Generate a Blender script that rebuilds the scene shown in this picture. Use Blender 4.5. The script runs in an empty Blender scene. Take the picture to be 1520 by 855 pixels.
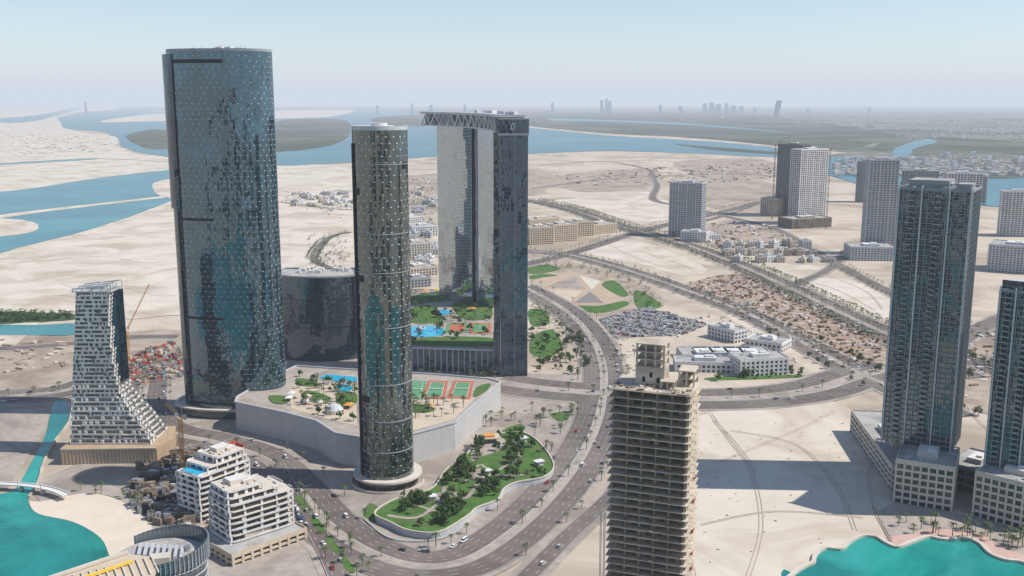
import bpy, math, random
from mathutils import Vector
random.seed(7)
R=random.random
def U(a,b): return a+(b-a)*random.random()
sc=bpy.context.scene
COL=sc.collection
# ---------------------------------------------------------------- image pixels projected through an estimated camera to ground points and heights in metres
H=254.0; F=1480.0; P=math.radians(10.6); cP,sP=math.cos(P),math.sin(P)
def G(u,v,z=0.0):
    x=(u-760)/F; t=(v-427.5)/F
    s=(H-z)/(sP+t*cP)
    return (x*s,(cP-t*sP)*s)
def ZT(Y,v):
    t=(v-427.5)/F
    return H-Y*(sP+t*cP)/(cP-t*sP)
# ---------------------------------------------------------------- materials
def newmat(name):
    m=bpy.data.materials.new(name); m.use_nodes=True
    nt=m.node_tree; b=nt.nodes['Principled BSDF']
    return m,nt,b
def c4(c): return (c[0],c[1],c[2],1)
def nmat(name,c1,c2,scale=.05,rough=.9,c3=None,s3=.005,spec=.2,bump=0,metal=0,detail=6,lo=.35,hi=.65):
    m,nt,b=newmat(name); N=nt.nodes; L=nt.links
    geo=N.new('ShaderNodeNewGeometry')
    n=N.new('ShaderNodeTexNoise'); n.inputs['Scale'].default_value=scale; n.inputs['Detail'].default_value=detail; n.inputs['Roughness'].default_value=.6
    L.new(geo.outputs['Position'],n.inputs['Vector'])
    mr=N.new('ShaderNodeMapRange'); mr.inputs['From Min'].default_value=lo; mr.inputs['From Max'].default_value=hi
    L.new(n.outputs['Fac'],mr.inputs['Value'])
    mx=N.new('ShaderNodeMix'); mx.data_type='RGBA'; mx.inputs['A'].default_value=c4(c1); mx.inputs['B'].default_value=c4(c2)
    L.new(mr.outputs['Result'],mx.inputs['Factor']); out=mx.outputs['Result']
    if c3:
        n2=N.new('ShaderNodeTexNoise'); n2.inputs['Scale'].default_value=s3; n2.inputs['Detail'].default_value=9; n2.inputs['Roughness'].default_value=.62; n2.inputs['Distortion'].default_value=.8
        L.new(geo.outputs['Position'],n2.inputs['Vector'])
        m2=N.new('ShaderNodeMapRange'); m2.inputs['From Min'].default_value=.46; m2.inputs['From Max'].default_value=.62
        L.new(n2.outputs['Fac'],m2.inputs['Value'])
        mx2=N.new('ShaderNodeMix'); mx2.data_type='RGBA'; mx2.inputs['B'].default_value=c4(c3)
        L.new(m2.outputs['Result'],mx2.inputs['Factor']); L.new(out,mx2.inputs['A']); out=mx2.outputs['Result']
    L.new(out,b.inputs['Base Color'])
    b.inputs['Roughness'].default_value=rough; b.inputs['Specular IOR Level'].default_value=spec; b.inputs['Metallic'].default_value=metal
    if bump:
        bp=N.new('ShaderNodeBump'); bp.inputs['Strength'].default_value=bump; bp.inputs['Distance'].default_value=1.0
        L.new(n.outputs['Fac'],bp.inputs['Height']); L.new(bp.outputs['Normal'],b.inputs['Normal'])
    return m
def math_node(nt,op,a,b=None,c=None):
    n=nt.nodes.new('ShaderNodeMath'); n.operation=op
    for i,x in enumerate((a,b,c)):
        if x is None: continue
        if isinstance(x,(int,float)): n.inputs[i].default_value=x
        else: nt.links.new(x,n.inputs[i])
    return n.outputs[0]
def glassmat(name,dark,light,pw=1.5,ph=3.9,ior=2.4,jit=.02,wave=.10,dots=False,frame=(.03,.035,.04),fx=.07,fy=.10,lightfrac=.75,wscale=.03,tint=(1,1,1)):
    m,nt,b=newmat(name); N=nt.nodes; L=nt.links
    uv=N.new('ShaderNodeUVMap'); sx=N.new('ShaderNodeSeparateXYZ'); L.new(uv.outputs['UV'],sx.inputs[0])
    X=math_node(nt,'DIVIDE',sx.outputs['X'],pw); Y=math_node(nt,'DIVIDE',sx.outputs['Y'],ph)
    fxn=math_node(nt,'FLOOR',X); fyn=math_node(nt,'FLOOR',Y)
    cb=N.new('ShaderNodeCombineXYZ'); L.new(fxn,cb.inputs[0]); L.new(fyn,cb.inputs[1])
    wn=N.new('ShaderNodeTexWhiteNoise'); wn.noise_dimensions='3D'; L.new(cb.outputs[0],wn.inputs['Vector'])
    cb2=N.new('ShaderNodeCombineXYZ'); L.new(math_node(nt,'FLOOR',math_node(nt,'DIVIDE',sx.outputs['X'],pw*2)),cb2.inputs[0]); L.new(math_node(nt,'FLOOR',math_node(nt,'DIVIDE',sx.outputs['Y'],ph*3)),cb2.inputs[1])
    wn2=N.new('ShaderNodeTexWhiteNoise'); wn2.noise_dimensions='3D'; L.new(cb2.outputs[0],wn2.inputs['Vector'])
    frx=math_node(nt,'FRACT',X); fry=math_node(nt,'FRACT',Y)
    e=math_node(nt,'MAXIMUM',math_node(nt,'LESS_THAN',frx,fx),math_node(nt,'LESS_THAN',fry,fy))
    pr=math_node(nt,'POWER',wn.outputs['Value'],1/(1-lightfrac)*.8)
    mx=N.new('ShaderNodeMix'); mx.data_type='RGBA'; mx.inputs['A'].default_value=c4(dark); mx.inputs['B'].default_value=c4(light); L.new(pr,mx.inputs['Factor'])
    mf=N.new('ShaderNodeMix'); mf.data_type='RGBA'; mf.inputs['B'].default_value=c4(frame); L.new(e,mf.inputs['Factor']); L.new(mx.outputs['Result'],mf.inputs['A'])
    col=mf.outputs['Result']; rough=math_node(nt,'MULTIPLY_ADD',e,.3,.012)
    if dots:
        dx=math_node(nt,'FRACT',math_node(nt,'ADD',math_node(nt,'DIVIDE',sx.outputs['X'],5.2),math_node(nt,'MULTIPLY',math_node(nt,'FLOOR',Y),.5)))
        dm=math_node(nt,'MULTIPLY',math_node(nt,'MULTIPLY',math_node(nt,'LESS_THAN',dx,.19),math_node(nt,'LESS_THAN',fry,.16)),math_node(nt,'GREATER_THAN',wn2.outputs['Value'],.2))
        md=N.new('ShaderNodeMix'); md.data_type='RGBA'; md.inputs['B'].default_value=(.50,.58,.62,1); L.new(dm,md.inputs['Factor']); L.new(col,md.inputs['A']); col=md.outputs['Result']
        rough=math_node(nt,'MAXIMUM',rough,math_node(nt,'MULTIPLY',dm,.5))
    L.new(col,b.inputs['Base Color']); L.new(rough,b.inputs['Roughness'])
    b.inputs['IOR'].default_value=ior
    b.inputs['Specular Tint'].default_value=c4(tint)
    geo=N.new('ShaderNodeNewGeometry')
    nz=N.new('ShaderNodeTexNoise'); nz.inputs['Scale'].default_value=wscale; nz.inputs['Detail'].default_value=5; nz.inputs['Roughness'].default_value=.6; L.new(geo.outputs['Position'],nz.inputs['Vector'])
    def vm(op,a,b_=None,s=None):
        n=N.new('ShaderNodeVectorMath'); n.operation=op
        L.new(a,n.inputs[0])
        if b_ is not None:
            if isinstance(b_,tuple): n.inputs[1].default_value=b_
            else: L.new(b_,n.inputs[1])
        if s is not None: n.inputs['Scale'].default_value=s
        return n.outputs[0]
    j=vm('SCALE',vm('SUBTRACT',wn.outputs['Color'],(.5,.5,.5)),None,jit)
    j2=vm('SCALE',vm('SUBTRACT',wn2.outputs['Color'],(.5,.5,.5)),None,jit*1.6)
    w=vm('SCALE',vm('SUBTRACT',nz.outputs['Color'],(.5,.5,.5)),None,wave*2)
    L.new(vm('NORMALIZE',vm('ADD',vm('ADD',vm('ADD',geo.outputs['Normal'],j),w),j2)),b.inputs['Normal'])
    return m
def uvband(name,c1,c2,pw,ph,fx=.5,fy=.5,rough=.6):
    m,nt,b=newmat(name); N=nt.nodes; L=nt.links
    uv=N.new('ShaderNodeUVMap'); sx=N.new('ShaderNodeSeparateXYZ'); L.new(uv.outputs['UV'],sx.inputs[0])
    a=math_node(nt,'LESS_THAN',math_node(nt,'FRACT',math_node(nt,'DIVIDE',sx.outputs['X'],pw)),fx)
    c=math_node(nt,'LESS_THAN',math_node(nt,'FRACT',math_node(nt,'DIVIDE',sx.outputs['Y'],ph)),fy)
    geo=N.new('ShaderNodeNewGeometry'); n=N.new('ShaderNodeTexNoise'); n.inputs['Scale'].default_value=.15; L.new(geo.outputs['Position'],n.inputs['Vector'])
    f=math_node(nt,'MULTIPLY_ADD',n.outputs['Fac'],.5,math_node(nt,'MULTIPLY',math_node(nt,'MAXIMUM',a,c),.6))
    mx=N.new('ShaderNodeMix'); mx.data_type='RGBA'; mx.inputs['A'].default_value=c4(c1); mx.inputs['B'].default_value=c4(c2); L.new(f,mx.inputs['Factor'])
    L.new(mx.outputs['Result'],b.inputs['Base Color']); b.inputs['Roughness'].default_value=rough
    return m
M={}
M['sand']=nmat('sand_ground',(.48,.40,.31),(.57,.49,.39),.02,.95,(.34,.275,.21),.0045,bump=.25)
M['sandb']=nmat('bright_sand',(.57,.50,.41),(.65,.58,.48),.02,.95,(.46,.385,.30),.010,bump=.25)
M['sandd']=nmat('dusty_earth',(.33,.265,.205),(.45,.37,.295),.06,.95,(.26,.205,.155),.012)
M['tracks']=nmat('wheel_track_earth',(.45,.385,.31),(.50,.43,.35),.2,.95)
M['clut']=nmat('churned_site_earth',(.25,.175,.135),(.46,.375,.30),.12,.95,(.34,.235,.17),.03,detail=10,lo=.42,hi=.58)
M['beach']=nmat('beach_sand',(.62,.53,.42),(.68,.59,.48),.05,.95)
M['asph']=nmat('dusty_asphalt',(.125,.102,.090),(.165,.138,.122),.05,.85,(.20,.17,.148),.012)
M['asph2']=nmat('parking_asphalt',(.20,.18,.165),(.25,.225,.21),.1,.9)
M['pave']=nmat('paving_stone',(.34,.295,.25),(.44,.38,.325),.15,.85,(.27,.23,.195),.02)
M['pink']=nmat('pink_paving',(.52,.34,.29),(.58,.40,.34),.1,.85)
M['line']=nmat('road_paint',(.50,.48,.45),(.62,.60,.56),.5,.7)
M['kerb']=nmat('kerb_concrete',(.46,.43,.39),(.54,.5,.46),.3,.8)
M['grass']=nmat('lawn',(.045,.115,.02),(.085,.185,.038),.12,.95,(.10,.14,.05),.06)
M['mang']=nmat('mangrove',(.028,.042,.022),(.065,.078,.045),.01,.95,(.12,.12,.085),.0012)
M['mang2']=nmat('mangrove_thicket',(.03,.07,.02),(.07,.12,.04),.06,.95)
M['city']=nmat('distant_town_ground',(.08,.095,.06),(.27,.245,.20),.008,.95,(.05,.07,.038),.0009)
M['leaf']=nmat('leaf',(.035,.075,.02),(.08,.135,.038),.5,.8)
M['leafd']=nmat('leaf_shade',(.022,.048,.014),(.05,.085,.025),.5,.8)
M['palm']=nmat('palm_frond',(.055,.09,.033),(.105,.135,.058),.5,.7)
M['trunk']=nmat('bark',(.14,.10,.07),(.22,.165,.12),.9,.9)
M['white']=nmat('white_render',(.66,.645,.62),(.74,.725,.70),.15,.7,(.60,.58,.55),.05)
M['whitec']=nmat('pale_concrete_render',(.62,.59,.545),(.70,.67,.625),.15,.75,(.55,.515,.47),.06)
M['cream']=nmat('cream_stone',(.55,.49,.41),(.62,.56,.48),.1,.8)
M['beige']=nmat('beige_render',(.50,.41,.30),(.57,.48,.37),.08,.85)
M['brown']=nmat('brown_stone',(.40,.28,.175),(.46,.34,.225),.08,.8)
M['tan']=nmat('tan_park_paving',(.42,.31,.22),(.48,.37,.27),.05,.85)
M['conc']=nmat('raw_concrete',(.50,.43,.345),(.60,.525,.43),.12,.9,(.41,.345,.27),.06)
M['concd']=nmat('weathered_concrete',(.22,.175,.135),(.30,.245,.19),.2,.9,(.17,.135,.105),.09)
M['greyd']=nmat('dark_grey_frame',(.13,.135,.14),(.17,.175,.18),.1,.6)
M['grey']=nmat('grey_cladding',(.27,.28,.29),(.33,.34,.35),.1,.55)
M['greyb']=nmat('blue_grey_cladding',(.22,.24,.25),(.27,.29,.30),.1,.5)
M['greyl']=nmat('light_grey_cladding',(.44,.45,.46),(.52,.53,.54),.1,.5)
M['dark']=nmat('dark_matte',(.012,.014,.018),(.025,.028,.032),.3,.5)  # near-black for openings, cladding and the painted shade of slots and grooves
M['steel']=nmat('galvanised_steel',(.4,.41,.42),(.5,.51,.52),.5,.4,metal=.6)
M['roofg']=nmat('grey_roof_membrane',(.36,.35,.33),(.46,.445,.42),.2,.9,(.29,.28,.26),.08)
M['roofw']=nmat('white_roof_membrane',(.62,.60,.57),(.70,.68,.65),.15,.85)
M['block']=nmat('blockwork',(.26,.185,.13),(.32,.24,.175),.4,.95)
M['red']=nmat('red_paint',(.42,.05,.03),(.5,.08,.05),.3,.7)
M['orange']=nmat('orange_paint',(.62,.26,.05),(.7,.32,.08),.3,.6)
M['yellow']=nmat('yellow_paint',(.75,.48,.06),(.8,.55,.1),.3,.6)
M['court_g']=nmat('green_court_surface',(.10,.26,.13),(.13,.31,.16),.2,.8)
M['court_r']=nmat('red_court_surface',(.42,.12,.07),(.47,.15,.09),.2,.8)
def watermat(name,c1,c2,scale,rough=.12,c3=None,s3=.004):
    m=nmat(name,c1,c2,scale,rough,c3,s3,spec=.5); m.node_tree.nodes['Principled BSDF'].inputs['IOR'].default_value=1.33
    nt=m.node_tree; N=nt.nodes; geo=N.new('ShaderNodeNewGeometry'); n=N.new('ShaderNodeTexNoise'); n.inputs['Scale'].default_value=.35; n.inputs['Detail'].default_value=4
    nt.links.new(geo.outputs['Position'],n.inputs['Vector']); bp=N.new('ShaderNodeBump'); bp.inputs['Strength'].default_value=.15; bp.inputs['Distance'].default_value=.5
    nt.links.new(n.outputs['Fac'],bp.inputs['Height']); nt.links.new(bp.outputs['Normal'],N['Principled BSDF'].inputs['Normal'])
    return m
M['wfar']=watermat('lagoon_water',(.012,.12,.16),(.02,.15,.19),.002,.3,(.04,.18,.19),.0012)
M['wmid']=watermat('channel_water',(.008,.13,.165),(.015,.18,.205),.006,.25,(.035,.23,.22),.003)
M['wnear']=watermat('turquoise_water',(.003,.15,.135),(.006,.22,.195),.02,.12,(.025,.33,.28),.009)
M['pool']=watermat('pool_water',(.02,.35,.55),(.04,.45,.65),.2,.1)
M['g_sky']=glassmat('blue_curtain_wall',(.003,.010,.016),(.02,.06,.08),1.5,4.0,2.55,.022,.13,True,(.006,.014,.02),tint=(.58,.84,1),wscale=.022)
M['g_sun']=glassmat('teal_curtain_wall',(.005,.011,.012),(.05,.07,.07),1.5,4.0,2.4,.030,.15,True,(.012,.018,.02),tint=(.86,.97,.95),wscale=.026)
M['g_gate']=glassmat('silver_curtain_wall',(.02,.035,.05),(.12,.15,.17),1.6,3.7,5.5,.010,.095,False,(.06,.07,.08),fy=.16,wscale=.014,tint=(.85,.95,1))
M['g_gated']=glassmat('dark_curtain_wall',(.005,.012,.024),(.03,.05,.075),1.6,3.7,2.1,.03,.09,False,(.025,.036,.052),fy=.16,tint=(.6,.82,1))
M['g_dark']=glassmat('black_curtain_wall',(.004,.008,.014),(.02,.04,.055),1.8,4.2,2.1,.03,.16,False,(.01,.014,.018),tint=(.65,.85,1))
M['g_res']=glassmat('blue_grey_glazing',(.03,.05,.065),(.14,.18,.20),1.4,3.4,1.9,.03,.05,False,(.15,.17,.18))
M['g_teal']=glassmat('green_blue_glazing',(.009,.028,.036),(.05,.10,.11),1.4,3.5,2.2,.035,.08,False,(.07,.085,.095),tint=(.78,.95,1))
M['g_win']=glassmat('window_glass',(.012,.018,.022),(.12,.12,.11),1.3,3.3,1.6,.03,.02,False,(.10,.10,.10))
M['g_winl']=glassmat('balcony_glass',(.08,.082,.078),(.24,.225,.20),1.3,3.0,1.6,.03,.02,False,(.22,.21,.19))
M['mallw']=uvband('louvred_wall',(.58,.56,.53),(.34,.33,.32),12,1.1,.03,.35)
# ---------------------------------------------------------------- mesh builder
class MB:
    def __init__(s): s.v=[];s.f=[];s.m=[];s.uv=[]
    def face(s,pts,mi=0,uv=None):
        i=len(s.v); s.v.extend(pts); s.f.append(tuple(range(i,i+len(pts)))); s.m.append(mi)
        s.uv.extend(uv if uv else [(p[0],p[1]) for p in pts])
    def box(s,cx,cy,cz,sx,sy,sz,rot=0,mi=0,top=None):
        c,n=math.cos(rot),math.sin(rot)
        pts=[(cx+x*sx/2*c-y*sy/2*n,cy+x*sx/2*n+y*sy/2*c) for x,y in((-1,-1),(1,-1),(1,1),(-1,1))]
        s.prism(pts,cz-sz/2,cz+sz/2,mi,mi if top is None else top,True)
    def prism(s,pts,z0,z1,mi=0,mt=None,bottom=False,cap=True):
        if sum(pts[i-1][0]*pts[i][1]-pts[i][0]*pts[i-1][1] for i in range(len(pts)))<0: pts=pts[::-1]
        a=0.0; n=len(pts)
        for i in range(n):
            p,q=pts[i],pts[(i+1)%n]; l=math.hypot(q[0]-p[0],q[1]-p[1])
            s.face([(p[0],p[1],z0),(q[0],q[1],z0),(q[0],q[1],z1),(p[0],p[1],z1)],mi,[(a,z0),(a+l,z0),(a+l,z1),(a,z1)]); a+=l
        if cap: s.face([(p[0],p[1],z1) for p in pts],mi if mt is None else mt)
        if bottom: s.face([(p[0],p[1],z0) for p in reversed(pts)],mi)
    def beam(s,a,b,w,mi=0):
        a=Vector(a);b=Vector(b);d=(b-a).normalized(); r=d.cross(Vector((0,0,1)))
        if r.length<.01: r=Vector((1,0,0))
        r.normalize(); q=d.cross(r)
        r*=w/2;q*=w/2
        A=[a+r+q,a-r+q,a-r-q,a+r-q];B=[x+(b-a) for x in A]
        for i in range(4):
            j=(i+1)%4; s.face([tuple(A[i]),tuple(B[i]),tuple(B[j]),tuple(A[j])],mi)
        s.face([tuple(x) for x in A],mi); s.face([tuple(x) for x in reversed(B)],mi)
    def cyl(s,cx,cy,r,z0,z1,n=12,mi=0,mt=None,r1=None):
        r1=r if r1 is None else r1
        A=[(cx+r*math.cos(6.2832*i/n),cy+r*math.sin(6.2832*i/n),z0) for i in range(n)]
        B=[(cx+r1*math.cos(6.2832*i/n),cy+r1*math.sin(6.2832*i/n),z1) for i in range(n)]
        for i in range(n):
            j=(i+1)%n; s.face([A[i],A[j],B[j],B[i]],mi,[(i,z0),(i+1,z0),(i+1,z1),(i,z1)])
        s.face(B,mi if mt is None else mt); s.face(A[::-1],mi)
    def mesh(s,name,mats):
        me=bpy.data.meshes.new(name); me.from_pydata(s.v,[],s.f)
        for m in mats: me.materials.append(M[m] if isinstance(m,str) else m)
        me.polygons.foreach_set('material_index',s.m)
        ul=me.uv_layers.new(name='UVMap'); flat=[c for uv in s.uv for c in uv]; ul.data.foreach_set('uv',flat)
        me.update(); return me
def add(name,me,loc=(0,0,0),rot=0,parent=None,**kw):
    o=bpy.data.objects.new(name,me); o.location=loc; o.rotation_euler=(0,0,rot)
    if parent: o.parent=parent
    for k,v in kw.items(): o[k]=v
    COL.objects.link(o); return o
def thing(name,label,cat,loc,rot=0,**kw): return add(name,None,loc,rot,label=label,category=cat,**kw)
# ---------------------------------------------------------------- ground sheets
def catmull(pts,n=8,closed=False):
    out=[];L=len(pts)
    rng=range(L) if closed else range(L-1)
    for i in rng:
        if closed: p=[pts[(i+k-1)%L] for k in range(4)]
        else: p=[pts[max(0,i-1)],pts[i],pts[i+1],pts[min(L-1,i+2)]]
        for k in range(n):
            t=k/n
            out.append(tuple(.5*((2*p[1][a])+(-p[0][a]+p[2][a])*t+(2*p[0][a]-5*p[1][a]+4*p[2][a]-p[3][a])*t*t+(-p[0][a]+3*p[1][a]-3*p[2][a]+p[3][a])*t**3) for a in (0,1)))
    if not closed: out.append(pts[-1])
    return out
nsheet=0
def sheet(name,label,px,z,mat,smooth=0,wob=0,world=False,zz=0):
    global nsheet
    nsheet+=1; z+=.0007*nsheet
    pts=list(px) if world else [G(u,v,zz) for u,v in px]
    if smooth: pts=catmull(pts,smooth,True)
    if wob: pts=[(x+random.gauss(0,wob),y+random.gauss(0,wob)) for x,y in pts]
    if sum(pts[i-1][0]*pts[i][1]-pts[i][0]*pts[i-1][1] for i in range(len(pts)))<0: pts=pts[::-1]
    b=MB(); b.face([(x,y,z) for x,y in pts]); 
    return add(name,b.mesh(name,[mat]),kind='structure',label=label,category=name.replace('_',' '))
g=MB(); S=150000
g.face([(-S,-S,0),(S,-S,0),(S,S,0),(-S,S,0)])
add('ground',g.mesh('ground',['sand']),kind='structure',label='pale desert sand reaching to the horizon',category='ground')
# far country
sheet('terrain','hazy distant town and scrub plain',[(-200,157.5),(700,158),(1700,158),(1600,262),(1430,262),(1380,232),(1250,226),(1150,214),(900,190),(780,178),(520,166),(-200,161)],.6,'city')
sheet('water','open sea beyond the town',[(1150,154.5),(1900,154.5),(1900,160),(1330,159.5)],2.5,'wfar')
sheet('water','wide shallow lagoon behind the towers',[(95,190),(150,196),(176,206),(178,216),(205,226),(245,232),(330,240),(410,246),(470,244),(530,241),(600,236),(645,233),(720,230),(790,228),(840,226),(900,224),(970,226),(1040,228),(1110,232),(1150,234),(1200,248),(1250,266),(1300,285),(1400,300),(1530,305),(1530,266),(1450,262),(1380,245),(1300,242),(1230,229),(1160,221),(1080,212),(1000,207),(900,201),(840,195),(790,190),(700,182),(640,176),(600,166),(500,163),(410,170),(245,166),(200,163),(130,166),(80,178)],1.2,'wfar',4,6)
sheet('terrain','grey green mangrove island in the lagoon',[(400,182),(430,177),(480,176),(515,179),(522,195),(505,210),(470,220),(410,226),(330,228),(300,222),(290,205),(300,190),(340,184)],1.8,'mang',4,8)
sheet('terrain','low mangrove islet',[(190,200),(230,192),(262,196),(270,212),(240,222),(205,216)],1.8,'mang',4,8)
sheet('terrain','mangrove flat along the far shore',[(640,164),(780,164),(900,165),(1100,170),(1200,180),(1340,202),(1300,212),(1250,222),(1160,217),(1080,209),(1000,203),(900,198),(820,191),(775,186),(700,177),(650,174)],1.8,'mang',4,8)
sheet('terrain','mangrove flat cut by tidal creeks',[(560,174),(640,170),(650,184),(600,187),(560,184)],1.8,'mang',4,6)
sheet('terrain','pale sandbank in the lagoon',[(410,164),(520,163),(500,172),(420,176),(240,180),(150,180),(250,168)],1.8,'sandb',4,6)
sheet('terrain','white dredged sand spit',[(-40,160),(130,155),(180,160),(100,168),(90,182),(110,195),(170,203),(172,215),(200,229),(245,234),(245,240),(140,236),(0,243),(-40,243)],1.8,'sandb',4,8)
sheet('terrain','narrow creek island with low scrub',[(1000,214),(1080,220),(1160,227),(1225,234),(1160,230),(1060,223)],2.0,'mang',3,3)
sheet('terrain','built up shore beyond the lagoon',[(1190,238),(1270,232),(1340,248),(1400,262),(1530,262),(1530,232),(1350,224),(1250,228)],1.9,'city',3,3)
sheet('terrain','mangrove belt beside the far town',[(1330,206),(1400,204),(1530,212),(1600,220),(1600,234),(1480,228),(1400,226),(1300,222)],2.0,'mang',4,5)
sheet('water','winding tidal creek in the mangroves',[(1340,216),(1375,206),(1390,211),(1360,220),(1350,232),(1330,234),(1325,224)],2.1,'wfar',4,3)
sheet('water','shallow tidal creek through mangroves',[(820,176),(900,178),(1000,182),(1100,190),(1180,198),(1100,192),(1000,185),(900,181),(820,179)],2.1,'wfar',4,5)
sheet('water','shallow creek on the dredged flats',[(0,176),(60,170),(110,160),(130,158),(90,170),(50,180),(0,182)],2.1,'wfar',4,5)
# left shore
sheet('terrain','bright dredged sand flats',[(-60,243),(140,236),(245,238),(520,250),(520,400),(250,470),(100,462),(-60,462)],.5,'sandb',4,3)
sheet('water','blue channel between sand flats',[(-60,288),(0,285),(60,278),(150,264),(245,253),(300,250),(300,262),(250,266),(226,274),(232,288),(256,296),(245,302),(215,314),(175,328),(110,348),(60,360),(0,376),(-60,392)],.8,'wmid',4,1.5)
sheet('terrain','thin sand causeway across the channel',[(-30,324),(60,312),(150,302),(240,292),(240,294.5),(150,305),(60,316),(-30,329)],1.1,'sandb',3,.6)
sheet('terrain','sand spit in the channel',[(-60,325),(20,326),(52,332),(56,340),(40,347),(0,352),(-60,360)],1.1,'sandb',4,1)
sheet('water','thin creek across sand flats',[(-60,243),(40,240),(140,235),(140,237),(40,243),(-60,247)],1.0,'wmid',3,1)
sheet('terrain','dense green mangrove strip',[(-60,463),(50,464),(108,467),(112,474),(60,478),(-60,483)],.6,'mang2',5,1.5)
sheet('water','narrow blue canal behind the shore',[(-60,483),(60,483),(112,481),(116,497),(40,498),(-60,497)],.65,'wmid',3,.6)
sheet('terrain','raked sandy building lots',[(-60,500),(120,500),(270,490),(270,540),(190,545),(95,572),(-60,577)],.3,'sandd',3,1)
BAY=[G(u,v) for u,v in[(80,598),(103,600),(104,625),(78,662),(64,692),(58,715),(42,742),(55,762),(110,775),(150,798),(168,826),(150,870),(120,930)]]+[(-60,330),(-50,150),(-60,0),(-350,-150),(-650,100),(-700,450)]+[G(u,v) for u,v in[(-260,760),(-100,738),(-20,734),(20,728),(45,690),(68,645)]]  # last shore points run unseen behind the camera, shaped for the glass reflections
sheet('water','turquoise canal opening into a small bay',BAY,.35,'wnear',4,0,True)
LAG=[(1160,870),(1180,852),(1196,842),(1207,837),(1210,826),(1224,816),(1248,817),(1260,807),(1278,798),(1300,799),(1316,808),(1332,814),(1352,807),(1378,799),(1403,803),(1430,800),(1453,808),(1470,824),(1492,833),(1515,836),(1545,846),(1600,850)]
lagw=[G(u,v) for u,v in LAG]
sheet('water','turquoise lagoon with a curving edge',lagw+[(520,430),(480,200),(300,40),(130,60),(110,300)],.35,'wnear',5,0,True)  # unseen near shore sized for the teal it reflects into the glass
sheet('beach','crescent of pale beach sand',[(62,745),(130,733),(180,745),(222,778),(232,805),(215,830),(190,850),(165,830),(150,800),(110,776),(56,763),(44,745)],.42,'beach',5)
sheet('pavement','sandy quayside beside the canal',[(0,600),(60,600),(76,612),(60,650),(35,690),(10,728),(-60,735),(-60,600)],.25,'pave')
# site patches
sheet('terrain','dusty graded plots',[(600,262),(1150,236),(1250,275),(1330,330),(1540,400),(1540,560),(1200,600),(760,640),(600,560),(415,420),(415,300)],.1,'sand')
sheet('terrain','churned brown excavation with stockpiles',[(1015,432),(1050,412),(1110,408),(1200,445),(1310,498),(1306,542),(1240,546),(1160,500),(1090,462)],.2,'clut',3,1)
for q in [[(865,372),(930,355),(990,372),(1050,400),(1010,408),(950,392)],[(800,300),(960,285),(985,296),(1040,330),(950,330),(850,303)],[(1150,400),(1230,395),(1320,440),(1315,475),(1230,440)],[(1035,620),(1255,600),(1330,790),(1250,810),(1180,860),(1035,870)],[(1080,470),(1120,455),(1160,490),(1130,495)]]:
    sheet('terrain','pale graded sand plot',q,.22,'sandb',3,1)
for q in [[(1000,240),(1130,236),(1160,260),(1060,270)],[(820,262),(960,250),(975,275),(860,285)],[(1060,330),(1130,330),(1200,372),(1120,378),(1050,362)],[(420,285),(520,282),(640,290),(640,318),(520,310),(430,306)],[(600,262),(800,250),(800,290),(600,285)],[(1340,450),(1540,520),(1540,620),(1420,600),(1340,560)],[(1000,272),(1120,266),(1200,300),(1120,318),(1030,300)]]:
    sheet('terrain','disturbed brown earth with vehicle tracks',q,.24,'sandd',3,2)
# plazas
sheet('pavement','beige paved plaza round the towers',[(180,575),(300,540),(520,470),(610,470),(740,545),(880,560),(885,600),(850,680),(760,770),(690,815),(620,825),(540,800),(480,745),(400,672),(240,640)],.26,'pave',3)
sheet('pavement','paved site apron by the waterfront blocks',[(90,700),(240,640),(330,660),(440,700),(520,820),(480,900),(300,900),(230,800),(180,745),(130,733),(60,745),(58,715)],.27,'pave',3)
sheet('pavement','waterfront promenade paving',[(1300,760),(1330,745),(1560,790),(1560,850),(1530,845),(1488,832),(1460,812),(1420,802),(1370,799),(1335,812),(1318,806)],.28,'pave')
sheet('pavement','pink curved promenade beside the lagoon',[(1318,800),(1334,795),(1356,792),(1380,786),(1430,788),(1462,796),(1484,812),(1515,822),(1560,832),(1560,846),(1515,834),(1492,831),(1472,822),(1455,806),(1430,798),(1403,801),(1378,797),(1352,804),(1332,811)],.34,'pink',3)
b=MB()
cl=catmull(lagw,8)
for i in range(len(cl)-1):
    b.beam((cl[i][0],cl[i][1],.6),(cl[i+1][0],cl[i+1][1],.6),2.4)
add('quay_wall',b.mesh('quay_wall',['cream']),label='pale concrete quay edge curving round the lagoon',category='quay wall')
# park behind
sheet('pavement','sandy paving of the fan shaped park',[(785,395),(830,388),(900,400),(960,425),(985,455),(900,470),(850,462),(800,440)],.27,'sandd',4)
sheet('pavement','tan paved radial park court',[(790,416),(815,408),(856,407),(900,420),(924,440),(915,448),(880,452),(855,452),(822,436)],.3,'tan',4)
sheet('pavement','grey radial park wedge',[(852,409),(870,430),(812,426)],.33,'pave')
sheet('pavement','grey radial park wedge',[(852,450),(876,433),(896,450)],.33,'asph2')
sheet('pavement','pale radial park wedge',[(860,409),(892,418),(878,430)],.33,'cream')
sheet('pavement','pale radial park wedge',[(814,430),(866,432),(846,448)],.33,'beige')
lawns=[[(893,423),(912,417),(932,436),(920,440)],[(852,454),(890,454),(926,447),(932,453),(900,464),(866,463)],[(942,432),(962,438),(982,455),(946,457)],[(783,398),(812,393),(832,399),(818,404),(788,407)],[(786,410),(806,407),(828,409),(808,412),(790,415)],
 [(790,500),(820,490),(835,515),(815,530),(788,525)],[(1060,560),(1180,557),(1182,561),(1060,565)],[(785,460),(810,462),(815,480),(790,484)],[(745,640),(770,630),(780,636),(765,646)],[(820,614),(850,612),(852,622),(826,624)],[(538,770),(548,748),(566,756),(575,768),(556,776)]]
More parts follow.
